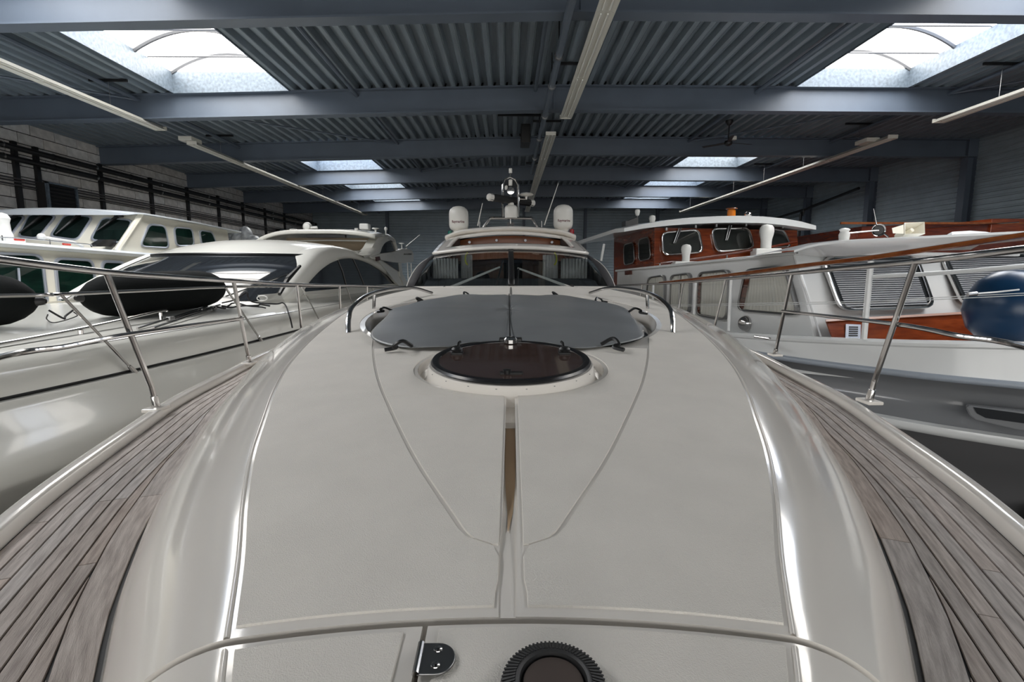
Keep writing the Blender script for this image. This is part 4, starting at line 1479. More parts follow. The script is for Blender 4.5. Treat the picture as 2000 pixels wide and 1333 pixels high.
rope('black rope snaking from the fender end across the deck and down the topside', [onY(434, 592, 7.9), onY(452, 588, 7.8), onY(466, 582, 7.6), onY(482, 571, 7.5), onY(484, 580, 7.5), onY(491, 589, 7.7), onY(508, 592, 7.9), onY(540, 594, 7.9), bdeck(552, 597, .06), bdeck(559, 605, .07), onX(565, 617, -3.50), onX(568, 627, -3.47), onX(571, 641, -3.44)], .012)
rope('tangled black rope with knotted ends lying on the cruiser deck beside the fender', [onY(x, y, Y) for x, y, Y in ((424, 600, 7.3), (440, 603, 7.2), (434, 598, 7.4), (450, 601, 7.4), (470, 598, 7.6), (503, 597, 7.7), (508, 595, 7.7), (527, 598, 7.7))], .012)
rope('second black rope tail with a knot below the other on the cruiser deck', [bdeck(446, 606, .07), bdeck(455, 600, .07), bdeck(470, 600, .06), bdeck(485, 601), bdeck(510, 603), bdeck(519, 605)], .012)
rope('thin black cord tying the two black fenders together', [(-4.50, 5.05, -.36), (-4.45, 5.15, -.45), (-4.6, 5.35, -.44), (-4.70, 5.60, -.38)], .01)
rope('thin dark cord looping down from the fender to the deck rail', [(-4.47, 5.0, -.40), bdeck(92, 628), bdeck(108, 635), bdeck(150, 622), (-4.72, 5.60, -.42)], .006)
o = MB().tube([onY(512 + 10 * cos(a), 583 + 5 * sin(a), 7.8) for a in [2 * pi * i / 20 for i in range(20)]], .009, 6, closed=True).build('rope_ring', WHITEP, None, 80)
tag(o, 'clear white ring lying on the cruiser deck behind the rope', 'ring')
t = thing('boat_hook', 'folded stainless ladder pole lying along the cruiser foredeck by the fender', 'pole', bdeck(330, 625))
for k, (a, b) in enumerate((((268, 645), (405, 606)), ((335, 628), (430, 602)), ((300, 644), (420, 608)))):
    MB().tube([bdeck(*a, .03), bdeck(*b, .06)], .012, 8).build('tube', STEEL, t)
for x, y in ((333, 628), (418, 606), (395, 611)):
    p = bdeck(x, y, .04)
    MB().box(p.x - .03, p.x + .03, p.y - .05, p.y + .05, p.z - .02, p.z + .03).build('joint', DULLSTEEL, t, 0, bevel=.01)

# ================================================================== far left: ivory motor cruiser with wheelhouse
wh = thing('wheelhouse_cruiser', 'ivory motor cruiser with raked wheelhouse windows beside the block wall', 'boat', (-11.1, 12, FLOOR))
CC = -11.05


def boat_hull(tab, c, ys, zt, parent, m_, keel=FLOOR):
    rows = []
    for y in ys:
        w = lerp(tab, y)
        half = [(w * .97, zt), (w, zt + .02), (w, zt - .08), (w * .95, zt - .5), (w * .86, zt - 1.1), (w * .5, zt - 1.8), (.02, keel)]
        rows.append([(c + x, y, z) for x, z in half] + [(c - x, y, z) for x, z in half[::-1]])
    return MB().loft(rows, True, True).build('hull', m_, parent, 45)


HCT = smooth_table([(2.0, .02), (2.6, .8), (3.6, 1.5), (5, 2.0), (7, 2.3), (10, 2.42), (19, 2.3)])
boat_hull(HCT, CC, frange(2.0, 19, .5), -.55, wh, GELC)
MX = -9.0
nS = Vector((1.12, 0, .10)).normalized()
pS = Vector((MX + .075, 10, -.62))


def sideP(x, y, d=0.0):
    return onP(x, y, pS + nS * d, nS)


def window(parent, outline, fn, frame_m, glass_m, fw=.05, depth=.03, name='window', inset=.0, back=None, pleats=0):
    """outline in plane points -> frame ring (mesh) with a pane under it"""
    P_ = [Vector(p) for p in outline]
    c = sum(P_, Vector()) / len(P_)
    nrm = (P_[1] - P_[0]).cross(P_[-1] - P_[0]).normalized()
    if nrm.dot(c) > 0:
        nrm = -nrm
    # round the corners
    R = []
    k = len(P_)
    for i, p in enumerate(P_):
        a, b = P_[i - 1], P_[(i + 1) % k]
        ra = min(.28, .12 / (p - a).length + .06)
        rb_ = min(.28, .12 / (p - b).length + .06)
        p0, p1 = p.lerp(a, ra), p.lerp(b, rb_)
        for t in (0, .25, .5, .75, 1):
            R.append((1 - t) ** 2 * p0 + 2 * t * (1 - t) * p + t * t * p1)
    ring = []
    for p in R:
        d = (c - p).normalized()
        ring.append([p - nrm * .01, p + nrm * depth, p + d * fw * .5 + nrm * (depth + .008), p + d * fw + nrm * depth, p + d * fw - nrm * .01])
    ring.append(ring[0])
    f = MB().loft(ring).build(name, frame_m, parent, 40)
    pane = [p + (c - p).normalized() * fw * .8 + nrm * (depth * .8 if pleats else .012) for p in R]
    m = MB()
    m.add(pane, [tuple(range(len(pane)))])
    m.build('pane', glass_m, f, 0)
    if pleats:
        q = [p.lerp(c, .09) for p in P_]
        top, bot = [], []
        for i in range(pleats * 4 + 1):
            t = i / (pleats * 4)
            o_ = nrm * (.018 + .009 * sin(i * pi / 2) + .003 * sin(i * 1.7))
            top.append(q[0].lerp(q[1], t) + o_)
            bot.append(q[3].lerp(q[2], t) + o_)
        MB().loft([top, bot]).build(back[0], back[1], f, 80)
    elif back:
        m = MB()
        m.add([p + (c - p).normalized() * fw * .9 + nrm * .004 for p in R], [tuple(range(len(R)))])
        m.build(back[0], back[1], f, 0)
    return f


SILVER = mat('pale_alloy_frame', (186, 192, 204), .35, .6)
DKGREEN = mat('dark_green_interior', (30, 62, 54), .6, c2=(16, 28, 27), vscale=2.2)
DKG2 = mat('dim_wheelhouse_interior', (20, 32, 30), .6, c2=(8, 12, 12), vscale=3, stretch=(3, .6, .6))
# deckhouse
rows = []
for y in (5.6, 6.0, 13.4):
    rows.append([(MX + .07, y, -.62), (MX - .03, y, .50), (CC, y, .62), (-13.0, y, .50), (-13.1, y, -.62)])
MB().loft(rows, False, True).build('deckhouse', GELC, wh, 30)
rows = []
for y, z in ((5.2, .60), (9.1, .575), (13.0, .50), (14.2, .47)):
    rows.append([(MX + .06, y, z - .11), (MX + .12, y, z - .05), (MX + .06, y, z), (CC, y, z + .13), (-13.1, y, z), (-13.2, y, z - .08), (-13.1, y, z - .11)])
MB().loft(rows, True, True).build('deckhouse_roof', mat('pale_blue_white', (214, 220, 226), .3), wh, 40)
for pts_ in (((-60, 490), (82, 497), (95, 603), (-60, 605)), ((103, 502), (181, 507), (192, 597), (113, 600)), ((196, 508), (243, 511), (250, 592), (203, 595))):
    window(wh, [sideP(*p) for p in pts_], None, SILVER, GREENGLASS, .06, .03, back=('green_blind', DKGREEN))
MB().tube([sideP(36, 524, .03), sideP(42, 600, .03)], .02, 6).build('window_bar', SILVER, wh)
# wheelhouse
FB0, FT0 = Vector((-9.15, 12.2, .50)), Vector((-9.1, 13.0, 1.34))
nF = Vector((1, 0, 0)).cross(FT0 - FB0).normalized()
if nF.y > 0:
    nF = -nF
WL, WR = -13.0, -9.1
rows = [[(WL, 12.2, .50), (WR, 12.2, .50), (WR, 17.2, .40), (WL, 17.2, .40)], [(WL + .05, 13.095, 1.44), (WR, 13.095, 1.44), (WR, 17.0, 1.40), (WL + .05, 17.0, 1.40)]]
MB().loft(rows, True, True).build('wheelhouse', GELC, wh, 30)
MB().tube([(WR - .02, 12.17, .50), (WR + .01, 13.06, 1.44)], .07, 8).build('corner_post', GELC, wh)
rows = []
for y, dz, w in ((12.70, .03, 1.9), (12.76, .06, 2.02), (13.0, .08, 2.10), (15, .07, 2.12), (17.6, .0, 2.1), (17.65, -.02, 2.05)):
    rows.append([(CC + w * s, y, 1.39 + dz + .12 * (1 - s * s)) for s in (-1, -.97, -.7, -.35, 0, .35, .7, .97, 1)] + [(CC + w, y, 1.36 + dz), (CC - w, y, 1.36 + dz)])
MB().loft(rows, True, True).build('wheelhouse_roof', MATS['pale_blue_white'], wh, 40)


def frontP(x, y, d=0):
    return onP(x, y, FB0 + nF * d, nF)


for pts_, wp in ((((200, 425), (262, 430), (241, 476), (174, 471)), ((232, 421), (188, 452))), (((127, 419), (184, 423), (152, 471), (95, 464)), ((158, 417), (108, 458))), (((58, 418), (113, 420), (74, 468), (33, 464)), ((88, 417), (38, 455))), (((-5, 424), (53, 421), (20, 464), (-40, 462)), ((35, 419), (0, 440)))):
    f = window(wh, [frontP(*p, .012) for p in pts_], None, SILVER, GREENGLASS, .05, .02, back=('dark_interior', DKG2))
    MB().tube([frontP(*wp[0], .06), frontP(*wp[1], .05)], [.05, .015], 6).build('wiper', BLACK, f)
    MB().tube([frontP(wp[0][0] - 8, wp[0][1] + 2, .06), frontP(wp[0][0] + 8, wp[0][1] + 1, .06)], .035, 6).build('wiper_motor', BLACK, f)
nW = Vector((1, 0, 0))
for pts_ in (((290, 436), (323, 441), (331, 486), (272, 482)), ((338, 443), (375, 446), (380, 481), (343, 482)), ((388, 449), (414, 452), (424, 479), (393, 481))):
    window(wh, [onP(*p, Vector((WR + .01, 14, 1)), nW) for p in pts_], None, SILVER, GREENGLASS, .05, .02, back=('dark_interior', DKGREEN))
# deckhouse roof fittings
t = wh
cv = onX(8, 458, -9.6)
MB().lathe([(.14, -.1), (.13, 0), (.11, .06), (.10, .22), (.12, .30), (.08, .38), (0, .41)], (cv.x, cv.y, cv.z), n=18).build('cowl_vent', WHITEP, wh)
MB().box(cv.x - .22, cv.x + .22, cv.y - .2, cv.y + .2, cv.z - .2, cv.z - .06).build('vent_base', WHITEP, wh, 0, bevel=.02)
s_ = onX(81, 463, -9.5)
MB().ball(s_, .075).build('deck_light', WHITEP, wh)
MB().tube([s_, s_ + Vector((.2, .5, -.07)), s_ + Vector((.25, .7, -.16))], .03, 8).build('light_arm', WHITEP, wh)
nb = [onX(x, y, -9.25) for x, y in ((188, 478), (205, 468), (228, 468), (228, 482), (190, 482))]
MB().prism(nb, (-.15, 0, 0)).build('side_light_box', BLACK, wh, 0)
MB().tube(spline([onX(-30, 462, -9.2), onX(60, 467, -9.2), onX(130, 474, -9.2), onX(176, 478, -9.2), onX(179, 483, -9.2)], 4), .012, 6).build('roof_rail', STEEL, wh)
for x, y in ((5, 471), (98, 478)):
    p = onX(x, y, -9.2)
    MB().tube([p, p + Vector((0, 0, .1))], .012, 6).build('rail_post', STEEL, wh)
for x, y, w in ((38, 468.5, 9), (130, 477.5, 7)):
    MB().tube([onX(x - w, y - .6, -9.22), onX(x + w, y + .6, -9.22)], .022, 8).build('red_float_light', mat('red_float_%d' % x, (226, 76, 62), .5), wh)
# wrapped gear on the aft deck
PLASTIC = mat('grey_plastic_wrap', (170, 174, 178), .3, var=.3, vscale=6, bump=.6, bscale=9)
t = thing('wrapped_gear', 'grey plastic-wrapped gear and round drum standing on the aft deck of the wheelhouse cruiser', 'cover', onY(470, 480, 18.4))
for x, y, r, sz in ((480, 462, .24, 1.5), (468, 466, .28, 1.0), (495, 470, .24, .8), (458, 474, .3, .6)):
    MB().ball(onY(x, y, 18.4), r, 12, sz).build('wrapped_bundle', PLASTIC, t, 80)
MB().lathe([(.24, -.2), (.26, -.15), (.26, .1), (.22, .12), (.2, .05), (0, .05)], onY(450, 468, 18.35), Matrix.Rotation(pi / 2, 3, 'X'), 20).build('drum', PLASTIC, t)
MB().box(-12.9, -8.9, 17.2, 19, -.60, .886).build('aft_deckhouse', GELC, wh, 0)
# ================================================================== right: grey-hulled trawler with mahogany wheelhouse
MAHOG = mat('varnished_mahogany', (128, 58, 26), .18, c2=(96, 38, 16), vscale=5, stretch=(.5, .5, 4), coat=.6)
MAHOG2 = mat('dark_mahogany', (104, 44, 24), .22, c2=(78, 30, 16), vscale=5, stretch=(.5, .5, 4), coat=.5)
TEAKRAIL = mat('varnished_rail', (134, 78, 40), .2, c2=(112, 58, 28), vscale=8, coat=.5)
WHITEB = mat('white_boat_paint', (216, 218, 218), .22, coat=.3)
GREYH = mat('grey_hull_paint', (120, 122, 125), .22, coat=.3)
DARKBOT = mat('dark_antifoul', (104, 104, 106), .6)
CLEAR = glass('clear_boat_glass', (232, 232, 230))
NETC = mat('pale_net_curtain', (236, 236, 230), .9)
BLUEF = mat('navy_fender_vinyl', (12, 50, 82), .3, bump=.05, bscale=20)
TH = radians(11)
A_ = Vector((-sin(TH), cos(TH), 0))
R_ = Vector((cos(TH), sin(TH), 0))
UP = Vector((0, 0, 1))
C0 = Vector((4.25, 6.9, -.9))
trawler = thing('trawler_yacht', 'white and grey trawler yacht with a varnished mahogany wheelhouse on the right', 'boat', (5.9, 9, FLOOR))
nSide = -R_


def sP(x, y, d=0.0, p=None):
    return onP(x, y, (p or C0) + nSide * d, nSide)


Cb, Ct = sP(1605, 660), sP(1550, 494)
nFr = R_.cross(Ct - Cb).normalized()
if nFr.y > 0:
    nFr = -nFr


def fP(x, y, d=0.0):
    return onP(x, y, Cb + nFr * d, nFr)


AX = C0 + R_ * 2.0                        # centre line of the boat


def mirror(p):
    q = Vector(p) - AX
    return AX + q - R_ * (2 * q.dot(R_))


# sheer line on our side, stern to stem: x, y, z of the bulwark top
SHEER = spline([(2.55, 18.5, -1.0), (2.72, 14, -1.0), (2.82, 11, -.98), (3.02, 9.0, -.95), (3.55, 7.06, -.85), (4.38, 5.8, -.76), (5.08, 5.15, -.70), (5.9, 4.66, -.66), tuple(AX - A_ * 2.85 + Vector((0, 0, -.65 + .9)))], 6)
n_ = len(SHEER)


def outn(i):
    t = SHEER[min(i + 1, n_ - 1)] - SHEER[max(i - 1, 0)]
    return Vector((-abs(t.y), -abs(t.x) if t.x * t.y < 0 else 0, 0)).normalized() if False else Vector((t.y, -t.x, 0)).normalized()


def ring(prof):
    """prof(i) -> [(outward, z)] ; both sides of the boat"""
    rows = []
    for i, p in enumerate(SHEER):
        o = outn(i)
        if o.dot(R_) > 0:
            o = -o
        rows.append([Vector((p.x, p.y, 0)) + o * d + UP * z for d, z in prof(i)])
    return rows + [[mirror(q) for q in r] for r in rows[::-1]]


def zs(i):
    return SHEER[i].z


def fk(i):
    return i / (n_ - 1)


MB().loft(ring(lambda i: [(-.14, zs(i) - .5), (-.13, zs(i) - .03), (-.11, zs(i)), (-.03, zs(i)), (0, zs(i) - .03), (.0, zs(i) - .06), (-.02, zs(i) - .08), (-.02 + .03, -1.12 - .0)])).build('bulwark', WHITEB, trawler, 40)
MB().loft(ring(lambda i: [(.0, -1.09), (.045, -1.10), (.055, -1.13), (.045, -1.16), (.0, -1.17)])).build('rub_strake', mat('rub_strake_grey', (150, 158, 168), .35), trawler, 60)
MB().loft(ring(lambda i: [(.01, -1.15), (-.12, -1.25), (-.19, -1.36), (-.15, -1.46 - .05 * fk(i)), (-.02, -1.60 - .12 * fk(i))])).build('hull', GREYH, trawler, 60)
MB().loft(ring(lambda i: [(-.03, -1.57 - .12 * fk(i)), (.035, -1.59 - .12 * fk(i)), (.045, -1.64 - .12 * fk(i)), (.02, -1.69 - .12 * fk(i)), (-.03, -1.70 - .12 * fk(i))])).build('lower_strake', WHITEB, trawler, 60)
MB().loft(ring(lambda i: [(-.02, -1.68 - .12 * fk(i)), (-.3 - .2 * fk(i), -2.2), (-.8 - .5 * fk(i), -2.8), (-1.3, FLOOR)])).build('hull_bottom', DARKBOT, trawler, 60)
rows = []
for i, p in enumerate(SHEER[:-2]):
    q = mirror(p)
    z = max(zs(i) - .28, -1.08)
    rows.append([(p.x + .3 * R_.x, p.y, z), tuple(AX + A_ * ((Vector(p) - AX).dot(A_)) + UP * (z + .9 + .04)), (q.x - .3, q.y, z)])
MB().loft(rows).build('side_deck', WHITEB, trawler, 60)
# porthole slot in the bow
def hullP(x, y, d=0):
    p0 = Vector((5.0, 5.2, -1.4))
    n0 = Vector((-.62, -.78, 0)).normalized()
    return onP(x, y, p0 + n0 * d, n0)


pf = MB().prism([hullP(x, y, .10) for x, y in ((1886, 797), (1892, 793), (2060, 812), (2060, 850), (1990, 842), (1905, 822), (1893, 812))], Vector((.62, .78, 0)) * .12).build('porthole_surround', GREYH, trawler, 0, bevel=.015)
MB().prism([hullP(x, y, .112) for x, y in ((1901, 796), (2060, 817), (2060, 836), (1925, 817), (1908, 808))], Vector((.62, .78, 0)) * .1).build('porthole', BLACKGLASS, pf, 0)

# deckhouse
far = sP(1205, 529)
farb = Vector((far.x, far.y, -1.2))
nearb = Vector((Cb.x, Cb.y, -1.2)) - A_ * .02
W_ = R_ * 4.0
MB().hexa([nearb, nearb + W_, farb + W_, farb], [Ct, Ct + W_, far + W_, far]).build('deckhouse', WHITEB, trawler, 0, bevel=.03)
MB().tube([Cb + nSide * .0, Ct], .02, 6).build('corner_bead', WHITEB, trawler)
# brow and roof
top_ = [(1551, 489), (1575, 481), (1600, 475.5), (1660, 469), (1750, 464.5), (1840, 460), (1920, 456), (2000, 452), (2080, 449)]
bot_ = [(1557, 497), (1580, 500), (1610, 503), (1660, 502.5), (1750, 497), (1840, 487), (1920, 478), (2000, 470), (2080, 464)]
rows = []
for (a, b), (c, d) in zip(top_, bot_):
    p, q = fP(a, b, .42), fP(c, d, .02)
    m_ = p.lerp(q, .5) + Vector((0, 0, -.03)) + nFr * .06
    rows.append([p + A_ * 1.2 - UP * .10, p + A_ * .2 + UP * .01, p, p - UP * .03, m_, q])
MB().loft(rows).build('roof_brow', WHITEB, trawler, 50)
roofz = [(Ct + UP * .02 - A_ * .1) + nSide * .06, far + UP * .02 + nSide * .06]
MB().hexa([roofz[0] - UP * .05, roofz[0] + R_ * 4.1 - UP * .05, roofz[1] + R_ * 4.1 - UP * .05, roofz[1] - UP * .05], [roofz[0], roofz[0] + R_ * 4.1 , roofz[1] + R_ * 4.1, roofz[1]]).build('deckhouse_roof', WHITEB, trawler, 0, bevel=.015)
# side windows with curtains
for k, pts_ in enumerate((((1458, 526), (1538, 518), (1566, 618), (1442, 607)), ((1366, 532), (1429, 526), (1424, 627), (1362, 616)), ((1312, 537), (1352, 532), (1349, 616), (1309, 606)), ((1268, 541), (1301, 536), (1300, 606), (1262, 596)))):
    O2 = [sP(*p, .015) for p in pts_]
    f = window(trawler, O2, None, DULLSTEEL, CLEAR, .045, .05, back=('net_curtain', NETC), pleats=(16, 10, 9, 8)[k])
    a, b, c, d = [p + nSide * .034 for p in O2]
    if k in (0, 1):
        MB().loft([[d.lerp(a, t) + (c - d) * .03, d.lerp(a, t) + (c - d) * .12] for t in (.06, .94)]).build('wood_lining', MAHOG2, f, 0)
    if k == 2:
        MB().tube([d.lerp(c, .5), a.lerp(b, .5)], .02, 6).build('window_bar', DULLSTEEL, f)
# front windows with slatted blinds
BLIND = mat('grey_slat_blind', (142, 144, 148), .5)


def blind(parent, q, n):
    a, b, c, d = [Vector(p) for p in q]
    for i in range(n):
        t0, t1 = (i + .15) / n, (i + .85) / n
        MB().hexa([a.lerp(d, t0), b.lerp(c, t0), b.lerp(c, t1), a.lerp(d, t1)], [a.lerp(d, t0) + nFr * .006, b.lerp(c, t0) + nFr * .006, b.lerp(c, t1) + nFr * .012, a.lerp(d, t1) + nFr * .012]).build('slat', BLIND, parent, 0)


FGL = glass('front_boat_glass', (222, 226, 228))
for pts_ in (((1600, 503), (1790, 501), (1826, 603), (1640, 609)), ((1834, 500), (2020, 496), (2080, 590), (1880, 600)), ((2040, 490), (2200, 480), (2300, 570), (2110, 585))):
    O2 = [fP(*p, .02) for p in pts_]
    f = window(trawler, O2, None, STEEL, FGL, .06, .03, back=('dim_interior', DARKIN))
    c = sum(O2, Vector()) / 4
    blind(f, [p.lerp(c, .14) + nFr * .004 for p in O2], 22)
# mahogany trunk under the front windows with a louvred vent
tp = [(1612, 628), (1640, 626), (1760, 620), (1880, 613), (2060, 604)]
bt = [(1628, 672), (1650, 675), (1760, 672), (1880, 672), (2060, 672)]
rows = [[fP(a, b, .02), fP(a, b, .28), fP(c, d, .30)] for (a, b), (c, d) in zip(tp, bt)]
MB().loft(rows).build('front_trunk', MAHOG, trawler, 0, solid=.02)
MB().loft([[fP(a, b - 2, .0), fP(a, b - 2, .31), fP(a, b + 1.5, .32)] for a, b in tp]).build('trunk_capping', mat('pale_wood_capping', (170, 132, 116), .4), trawler, 0, solid=.012)
vq = [fP(*p, .315) for p in ((1651, 634), (1680, 635), (1679, 663), (1650, 663))]
vf = MB().prism(vq, nFr * .012).build('louvre_vent', SILVER, trawler, 0)
a, b, c, d = vq
for i in range(5):
    t0, t1 = .16 + i * .145, .16 + i * .145 + .085
    MB().prism([a.lerp(d, t0).lerp(b.lerp(c, t0), .2) + nFr * .013, b.lerp(c, t0).lerp(a.lerp(d, t0), .2) + nFr * .013, b.lerp(c, t1).lerp(a.lerp(d, t1), .2) + nFr * .013, a.lerp(d, t1).lerp(b.lerp(c, t1), .2) + nFr * .013], nFr * .004).build('slat', BLACK, vf, 0)
# chrome side vent and fairlead
MB().lathe([(.13, 0), (.13, .02), (.12, .06), (.09, .10), (.04, .125), (0, .13)], sP(1458, 632, .0), Matrix((R_ * 0 + A_, UP, nSide)).transposed(), 22).build('chrome_vent', STEEL, trawler)
p = onZ(1489, 660, -.86)
MB().obox(p, .05, .26, .03, Matrix.Rotation(.33, 3, 'Z')).build('fairlead', STEEL, trawler, 0, bevel=.012)
nm = [sP(x, y, .01) for x, y in ((1221.5, 530), (1234.5, 529), (1234.5, 536.5), (1221.5, 537.5))]
MB().prism(nm, nSide * .02).build('name_board', MAHOG2, trawler, 0)

# mahogany wheelhouse
Q0 = C0 + R_ * .35
wBL = onP(1279, 519, Q0, nSide)
wTL = onP(1273, 446, Q0 + R_ * .04, nSide)
fx = wTL - wBL
wTL = wBL + UP * fx.z + A_ * .12
nWh = R_.cross(wTL - wBL).normalized()
if nWh.y > 0:
    nWh = -nWh


def whP(x, y, d=0.0):
    return onP(x, y, wBL + nWh * d, nWh)


wBR = whP(1566, 484)
width = (wBR - wBL).dot(R_)
BR = wBL + R_ * width
TR = wTL + R_ * (width - .12)
TL = wTL + R_ * .02
drop = UP * .6
aft = A_ * 2.5
MB().hexa([wBL - drop, BR - drop, BR - drop + aft, wBL - drop + aft], [TL, TR, TR + aft, TL + aft]).build('wheelhouse', MAHOG, trawler, 0, bevel=.012)
for pts_ in (((1290, 454), (1365, 447.5), (1374, 494), (1294, 501)), ((1387, 446.5), (1463, 445), (1473, 487), (1398, 494)), ((1481, 446), (1531, 449), (1546, 484), (1491, 487))):
    O2 = [whP(*p, .01) for p in pts_]
    f = window(trawler, O2, None, STEEL, CLEAR, .05, .03, back=('dim_interior', DKG2))
    a, b, c, d = [p + nWh * .05 for p in O2]
    m0 = a.lerp(b, .45) + UP * .05
    MB().tube([m0, m0.lerp(d, .55) + (b - a) * .08], .014, 6).build('wiper', DULLSTEEL, f)
    MB().tube([m0 + (b - a) * .06, m0.lerp(d, .55) + (b - a) * .12], .014, 6).build('wiper', DULLSTEEL, f)
    for t in (.12, .88):
        MB().tube([a.lerp(b, t) + UP * .02, a.lerp(b, t) + UP * .09], .035, 6).build('frame_lug', DULLSTEEL, f)
for pts_ in (((1218, 478), (1238, 472), (1240, 514), (1219, 520)), ((1247, 468), (1268, 461), (1272, 506), (1248, 512))):
    O2 = [onP(*p, wBL + nSide * .012, nSide) for p in pts_]
    window(trawler, O2, None, DULLSTEEL, CLEAR, .03, .015, back=('dim_interior', DKG2))
# wheelhouse roof
tf = [(1219, 446), (1260, 437.5), (1310, 430), (1352, 425), (1400, 422.5), (1442, 421.6), (1490, 423), (1532, 427), (1565, 433), (1594, 441)]
bf = [(1219, 453), (1260, 446), (1310, 440.5), (1352, 437.5), (1400, 435.5), (1442, 435), (1490, 436), (1532, 440), (1565, 444.5), (1594, 449)]
rows = []
for (a, b), (c, d) in zip(tf, bf):
    p, q = whP(a, b, .45), whP(c, d, .42)
    rows.append([q + A_ * .6 + UP * .02, q, p, p + A_ * .5 + UP * .03, p + A_ * 3.4 - UP * .10, q + A_ * 3.4 - UP * .12])
MB().loft(rows, True, True).build('wheelhouse_roof', WHITEB, trawler, 50)
# grab rail, vents and lights on the wheelhouse front
gr = [whP(x, y, .25) for x, y in ((1289, 515), (1340, 508), (1420, 497), (1480, 487), (1556, 473))]
g0 = MB().tube(gr, .03, 8).build('wood_grab_rail', MAHOG2, trawler)
for p in (gr[0], gr[1], gr[2], gr[3]):
    MB().tube([p, p - UP * .14], .022, 6).build('rail_bracket', STEEL, g0)
for x, y, k in ((1340, 494, 1.0), (1497, 462, 1.45)):
    p = whP(x, y, .45)
    v = MB().lathe([(.085 * k, -.2 * k), (.085 * k, -.1 * k), (.09 * k, -.04 * k), (.105 * k, .02 * k), (.115 * k, .08 * k), (.108 * k, .14 * k), (.08 * k, .18 * k), (0, .2 * k)], p, n=18).build('cowl_vent', WHITEP, trawler)
    MB().box(p.x - .28, p.x + .34, p.y - .12, p.y + .2, p.z - .40 * k, p.z - .2 * k).build('vent_box', WHITEP, v, 0, bevel=.02)
ol = whP(1428.5, 417, -.6)
MB().lathe([(.11, -.14), (.10, .08), (.08, .10), (0, .10)], ol, n=16).build('amber_beacon', mat('amber_lens', (214, 120, 28), .25), trawler)
MB().lathe([(.14, .10), (.15, .115), (.14, .13), (0, .13)], ol, n=16).build('beacon_cap', TEAKRAIL, trawler)
p = whP(1461, 420, -.4)
MB().ball(p, .10, 12, .8).build('chrome_search_light', STEEL, trawler)
for x, y0, y1, r in ((1245, 414, 434, .07), (1274, 427, 436, .09)):
    p = whP(x, y0, -.9)
    v = MB().lathe([(0, r), (r * .8, r * .7), (r, 0), (r * .6, -r * 1.3), (.02, -r * 1.5)], p, n=12).build('anchor_light', WHITEP, trawler)
    MB().tube([p, whP(x + .5, y1 + 3, -.9)], .018, 6).build('light_post', DULLSTEEL, v)
MB().prism([whP(x, y, -.8) for x, y in ((1222, 432), (1228, 431), (1246, 424), (1246, 439), (1222, 442))], A_ * .25).build('folded_horn', BLACK, trawler, 0)
MB().tube([whP(1180, 477, .0), whP(1174, 510, .0)], .03, 6).build('awning_post', WHITEB, trawler)
# brow fittings
p = fP(1649, 459, -.3)
MB().lathe([(.07, -.09), (.08, 0), (.06, .05), (.08, .08), (.05, .1), (0, .11)], p, n=14).build('search_light', WHITEP, trawler)
p2 = fP(1716, 450, -.25)
hb = MB().lathe([(.02, .22), (.03, .14), (.06, .06), (.095, .0), (.10, -.01), (.085, .0), (.03, .07)], p2, Matrix.Rotation(-.35, 3, 'Z') @ Matrix.Rotation(-pi / 2, 3, 'X'), 20).build('chrome_horn', STEEL, trawler)
MB().lathe([(.072, -.0), (.072, .012), (0, .014)], p2, Matrix.Rotation(-.35, 3, 'Z') @ Matrix.Rotation(-pi / 2, 3, 'X'), 18).build('horn_shade_disc', BLACK, hb)  # black disc stands in for the shade inside the bell
MB().tube([p + UP * .02, p2], .012, 6).build('horn_rod', STEEL, hb)
MB().tube([p2 + Vector((.06, .05, 0)), fP(1735, 463, -.25)], .014, 6).build('horn_leg', STEEL, hb)
MB().tube([fP(1712, 440, -.22), fP(1706, 408, -.22)], [.01, .005], 6).build('whip_aerial', DULLSTEEL, trawler)
q = [fP(x, y, -.3) for x, y in ((1768, 436), (1806, 434), (1806, 456), (1768, 457))]
hq = [v - nFr * .32 - UP * .0 for v in q]
sp = MB()
sp.loft([[v for v in q], [v.lerp(sum(q, Vector()) / 4, .55) - nFr * .3 for v in q]], True, False)
hl = sp.build('loudhailer', GELC, trawler, 0, solid=.012)
cq = sum(q, Vector()) / 4
MB().tube([cq - nFr * .28, cq - nFr * .05], [.05, .035], 10).build('hailer_core', GELC, hl)
MB().loft([[fP(x, y, -.3 - dd) for x, y in ((1742, 446), (1768, 438), (1768, 457), (1744, 456))] for dd in (0.02, .3)], True, True).build('hailer_housing', GELC, hl, 40)
MB().prism([fP(x, y, -.5) for x, y in ((1860, 452), (1895, 450), (1925, 452), (1950, 456), (1950, 460), (1860, 462))], -nFr * .5).build('deck_hatch_cover', WHITEB, trawler, 0, bevel=.02)

# trawler guard rail: wooden top rail, white posts, pipe rail and wires
def shP(x, y, off=-.07):
    """the point of the rail line seen at this place: slide along the sheer"""
    best, bd_ = None, 1e9
    for i in range(n_ - 1):
        for k in range(8):
            s_ = SHEER[i].lerp(SHEER[i + 1], k / 8)
            d = ray(x, y)
            e = abs(s_.x / s_.y - d.x / d.y)
            if s_.y > 4.4 and e < bd_:
                bd_, best = e, d * (s_.y / d.y)
    return best


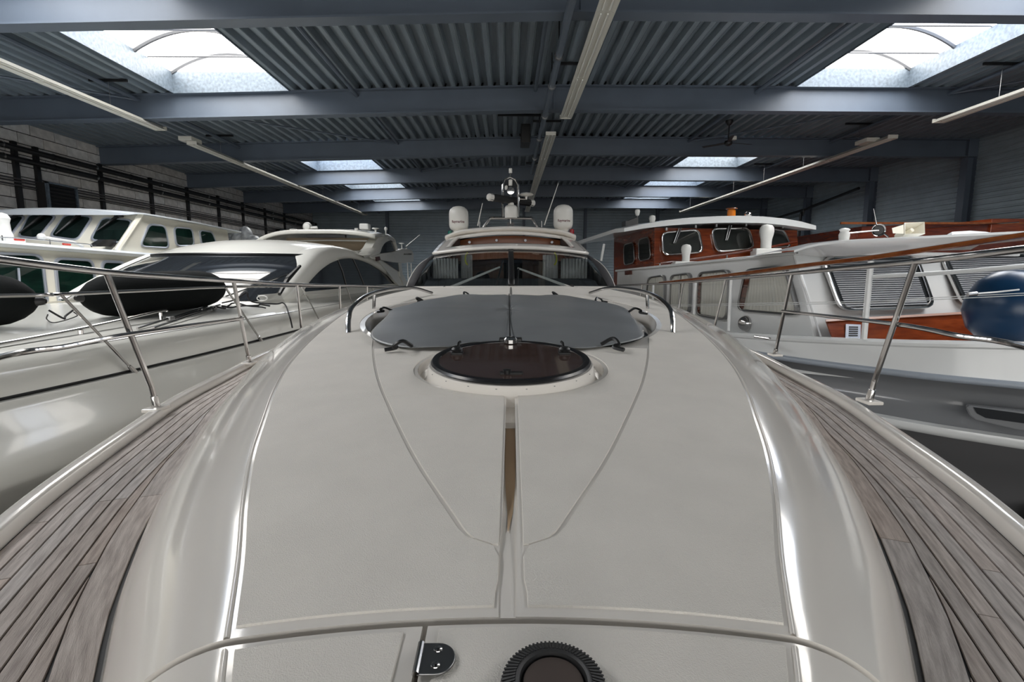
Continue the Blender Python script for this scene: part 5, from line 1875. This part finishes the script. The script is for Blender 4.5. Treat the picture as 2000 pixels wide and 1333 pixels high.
wr = [shP(x, y) for x, y in ((1290, 553.5), (1345, 547.5), (1400, 541), (1480, 531), (1560, 520.5), (1640, 511), (1700, 504), (1800, 489), (1900, 474), (2000, 459.5))]
ext = wr[-1] + (wr[-1] - wr[-2]) * 1.2
wr_ = spline(wr + [ext, AX - A_ * 2.8 + UP * 1.42], 4)
MB().tube(wr_, .03, 8, sx=1.5).build('wooden_top_rail', TEAKRAIL, trawler)
for x, y0, y1, r in ((1701, 510, 664, .033), (1358.5, 551, 618, .022), (1428.5, 540, 647, .024), (1276, 556, 590, .022)):
    a = shP(x, y0)
    MB().tube([a, (a.x, a.y, shP(x, y1).z)], r, 8).build('rail_post', WHITEB, trawler)
MB().tube([shP(x, y) for x, y in ((1704, 541), (1800, 536), (1900, 529), (2000, 520), (2060, 514))], .024, 8).build('pipe_rail', WHITEB, trawler)
for ys_ in ((596, 592.5, 589, 580, 572), (598.5, 596, 592, 584, 576)):
    MB().tube([shP(x, y) for x, y in zip((1310, 1500, 1700, 1860, 2020), ys_)], .0045, 5).build('guard_wire', WHITEB, trawler)
# blue ball fender on the foredeck
c_ = ray(1968, 602) * 5.75
t = thing('ball_fender', 'large navy blue fender standing on the trawler foredeck at the right frame edge', 'fender', c_ - UP * .4)
a, b = c_ + Vector((-.10, -.02, -.02)), c_ + Vector((.5, .1, .06))
MB().lathe([(.03, -.42), (.2, -.40), (.33, -.30), (.42, -.12), (.43, .05), (.38, .22), (.27, .35), (.12, .41), (.0, .42)], c_ + Vector((.05, 0, -.0)), Matrix.Rotation(.25, 3, 'Y'), 32).build('body', BLUEF, t, 80)
ln = [ray(1893, 575) * 5.22, ray(1945, 571) * 5.2, ray(1990, 566) * 5.22]
o = MB().tube(ln, .009, 6).build('fender_lashing', WHITEB)
tag(o, 'pale lashing wire with a shackle running across the front of the blue fender', 'rope')
s_ = MB().tube([ray(1890, 576) * 5.22, ray(1908, 574) * 5.21], .022, 8).build('shackle', STEEL, o)

# ================================================================== far right: wooden cruiser
wc = thing('wooden_cruiser', 'varnished mahogany cabin top of a boat showing behind the trawler brow at the right', 'boat', (11.1, 14, FLOOR))
HF = smooth_table([(9.6, .02), (10.2, .8), (11.2, 1.5), (13, 2.05), (16, 2.2), (24, 2.0)])
boat_hull(HF, 11.3, frange(9.6, 24, .6), .2, wc, MAHOG2)
FY = 12.8
rows = []
for y, f in ((FY, 1), (FY + .3, 1.0), (20, .9)):
    rows.append([(onY(1684, 440, FY).x, y, .15), (onY(1684, 440, FY).x, y, onY(1690, 443, FY).z * f), (11.4, y, onY(1880, 434, FY).z * f), (13.6, y, onY(1684, 440, FY).z * f), (13.6, y, .15)])
MB().loft(rows, False, True).build('cabin_trunk', MAHOG2, wc, 20)
MB().box(onY(1684, 0, FY).x - .1, 13.7, FY - .06, FY - .02, onY(1800, 437, FY).z - .02, onY(1800, 437, FY).z + .03).build('cabin_capping', TEAKRAIL, wc, 0)
MB().tube([onY(1810, 446, FY - .3), onY(1990, 434, FY - .3)], .012, 6).build('handrail', STEEL, wc)
MB().box(onY(1985, 0, FY).x, 13.6, FY - .05, FY + 1, onY(1985, 455, FY).z, onY(1985, 428, FY).z).build('hatch_box', MAHOG, wc, 0, bevel=.01)
MB().prism([onY(x, y, FY - .9) for x, y in ((1672, 467), (1680, 455), (1720, 452), (1720, 470))], (0, .6, 0)).build('foredeck_box', MAHOG2, wc, 0)
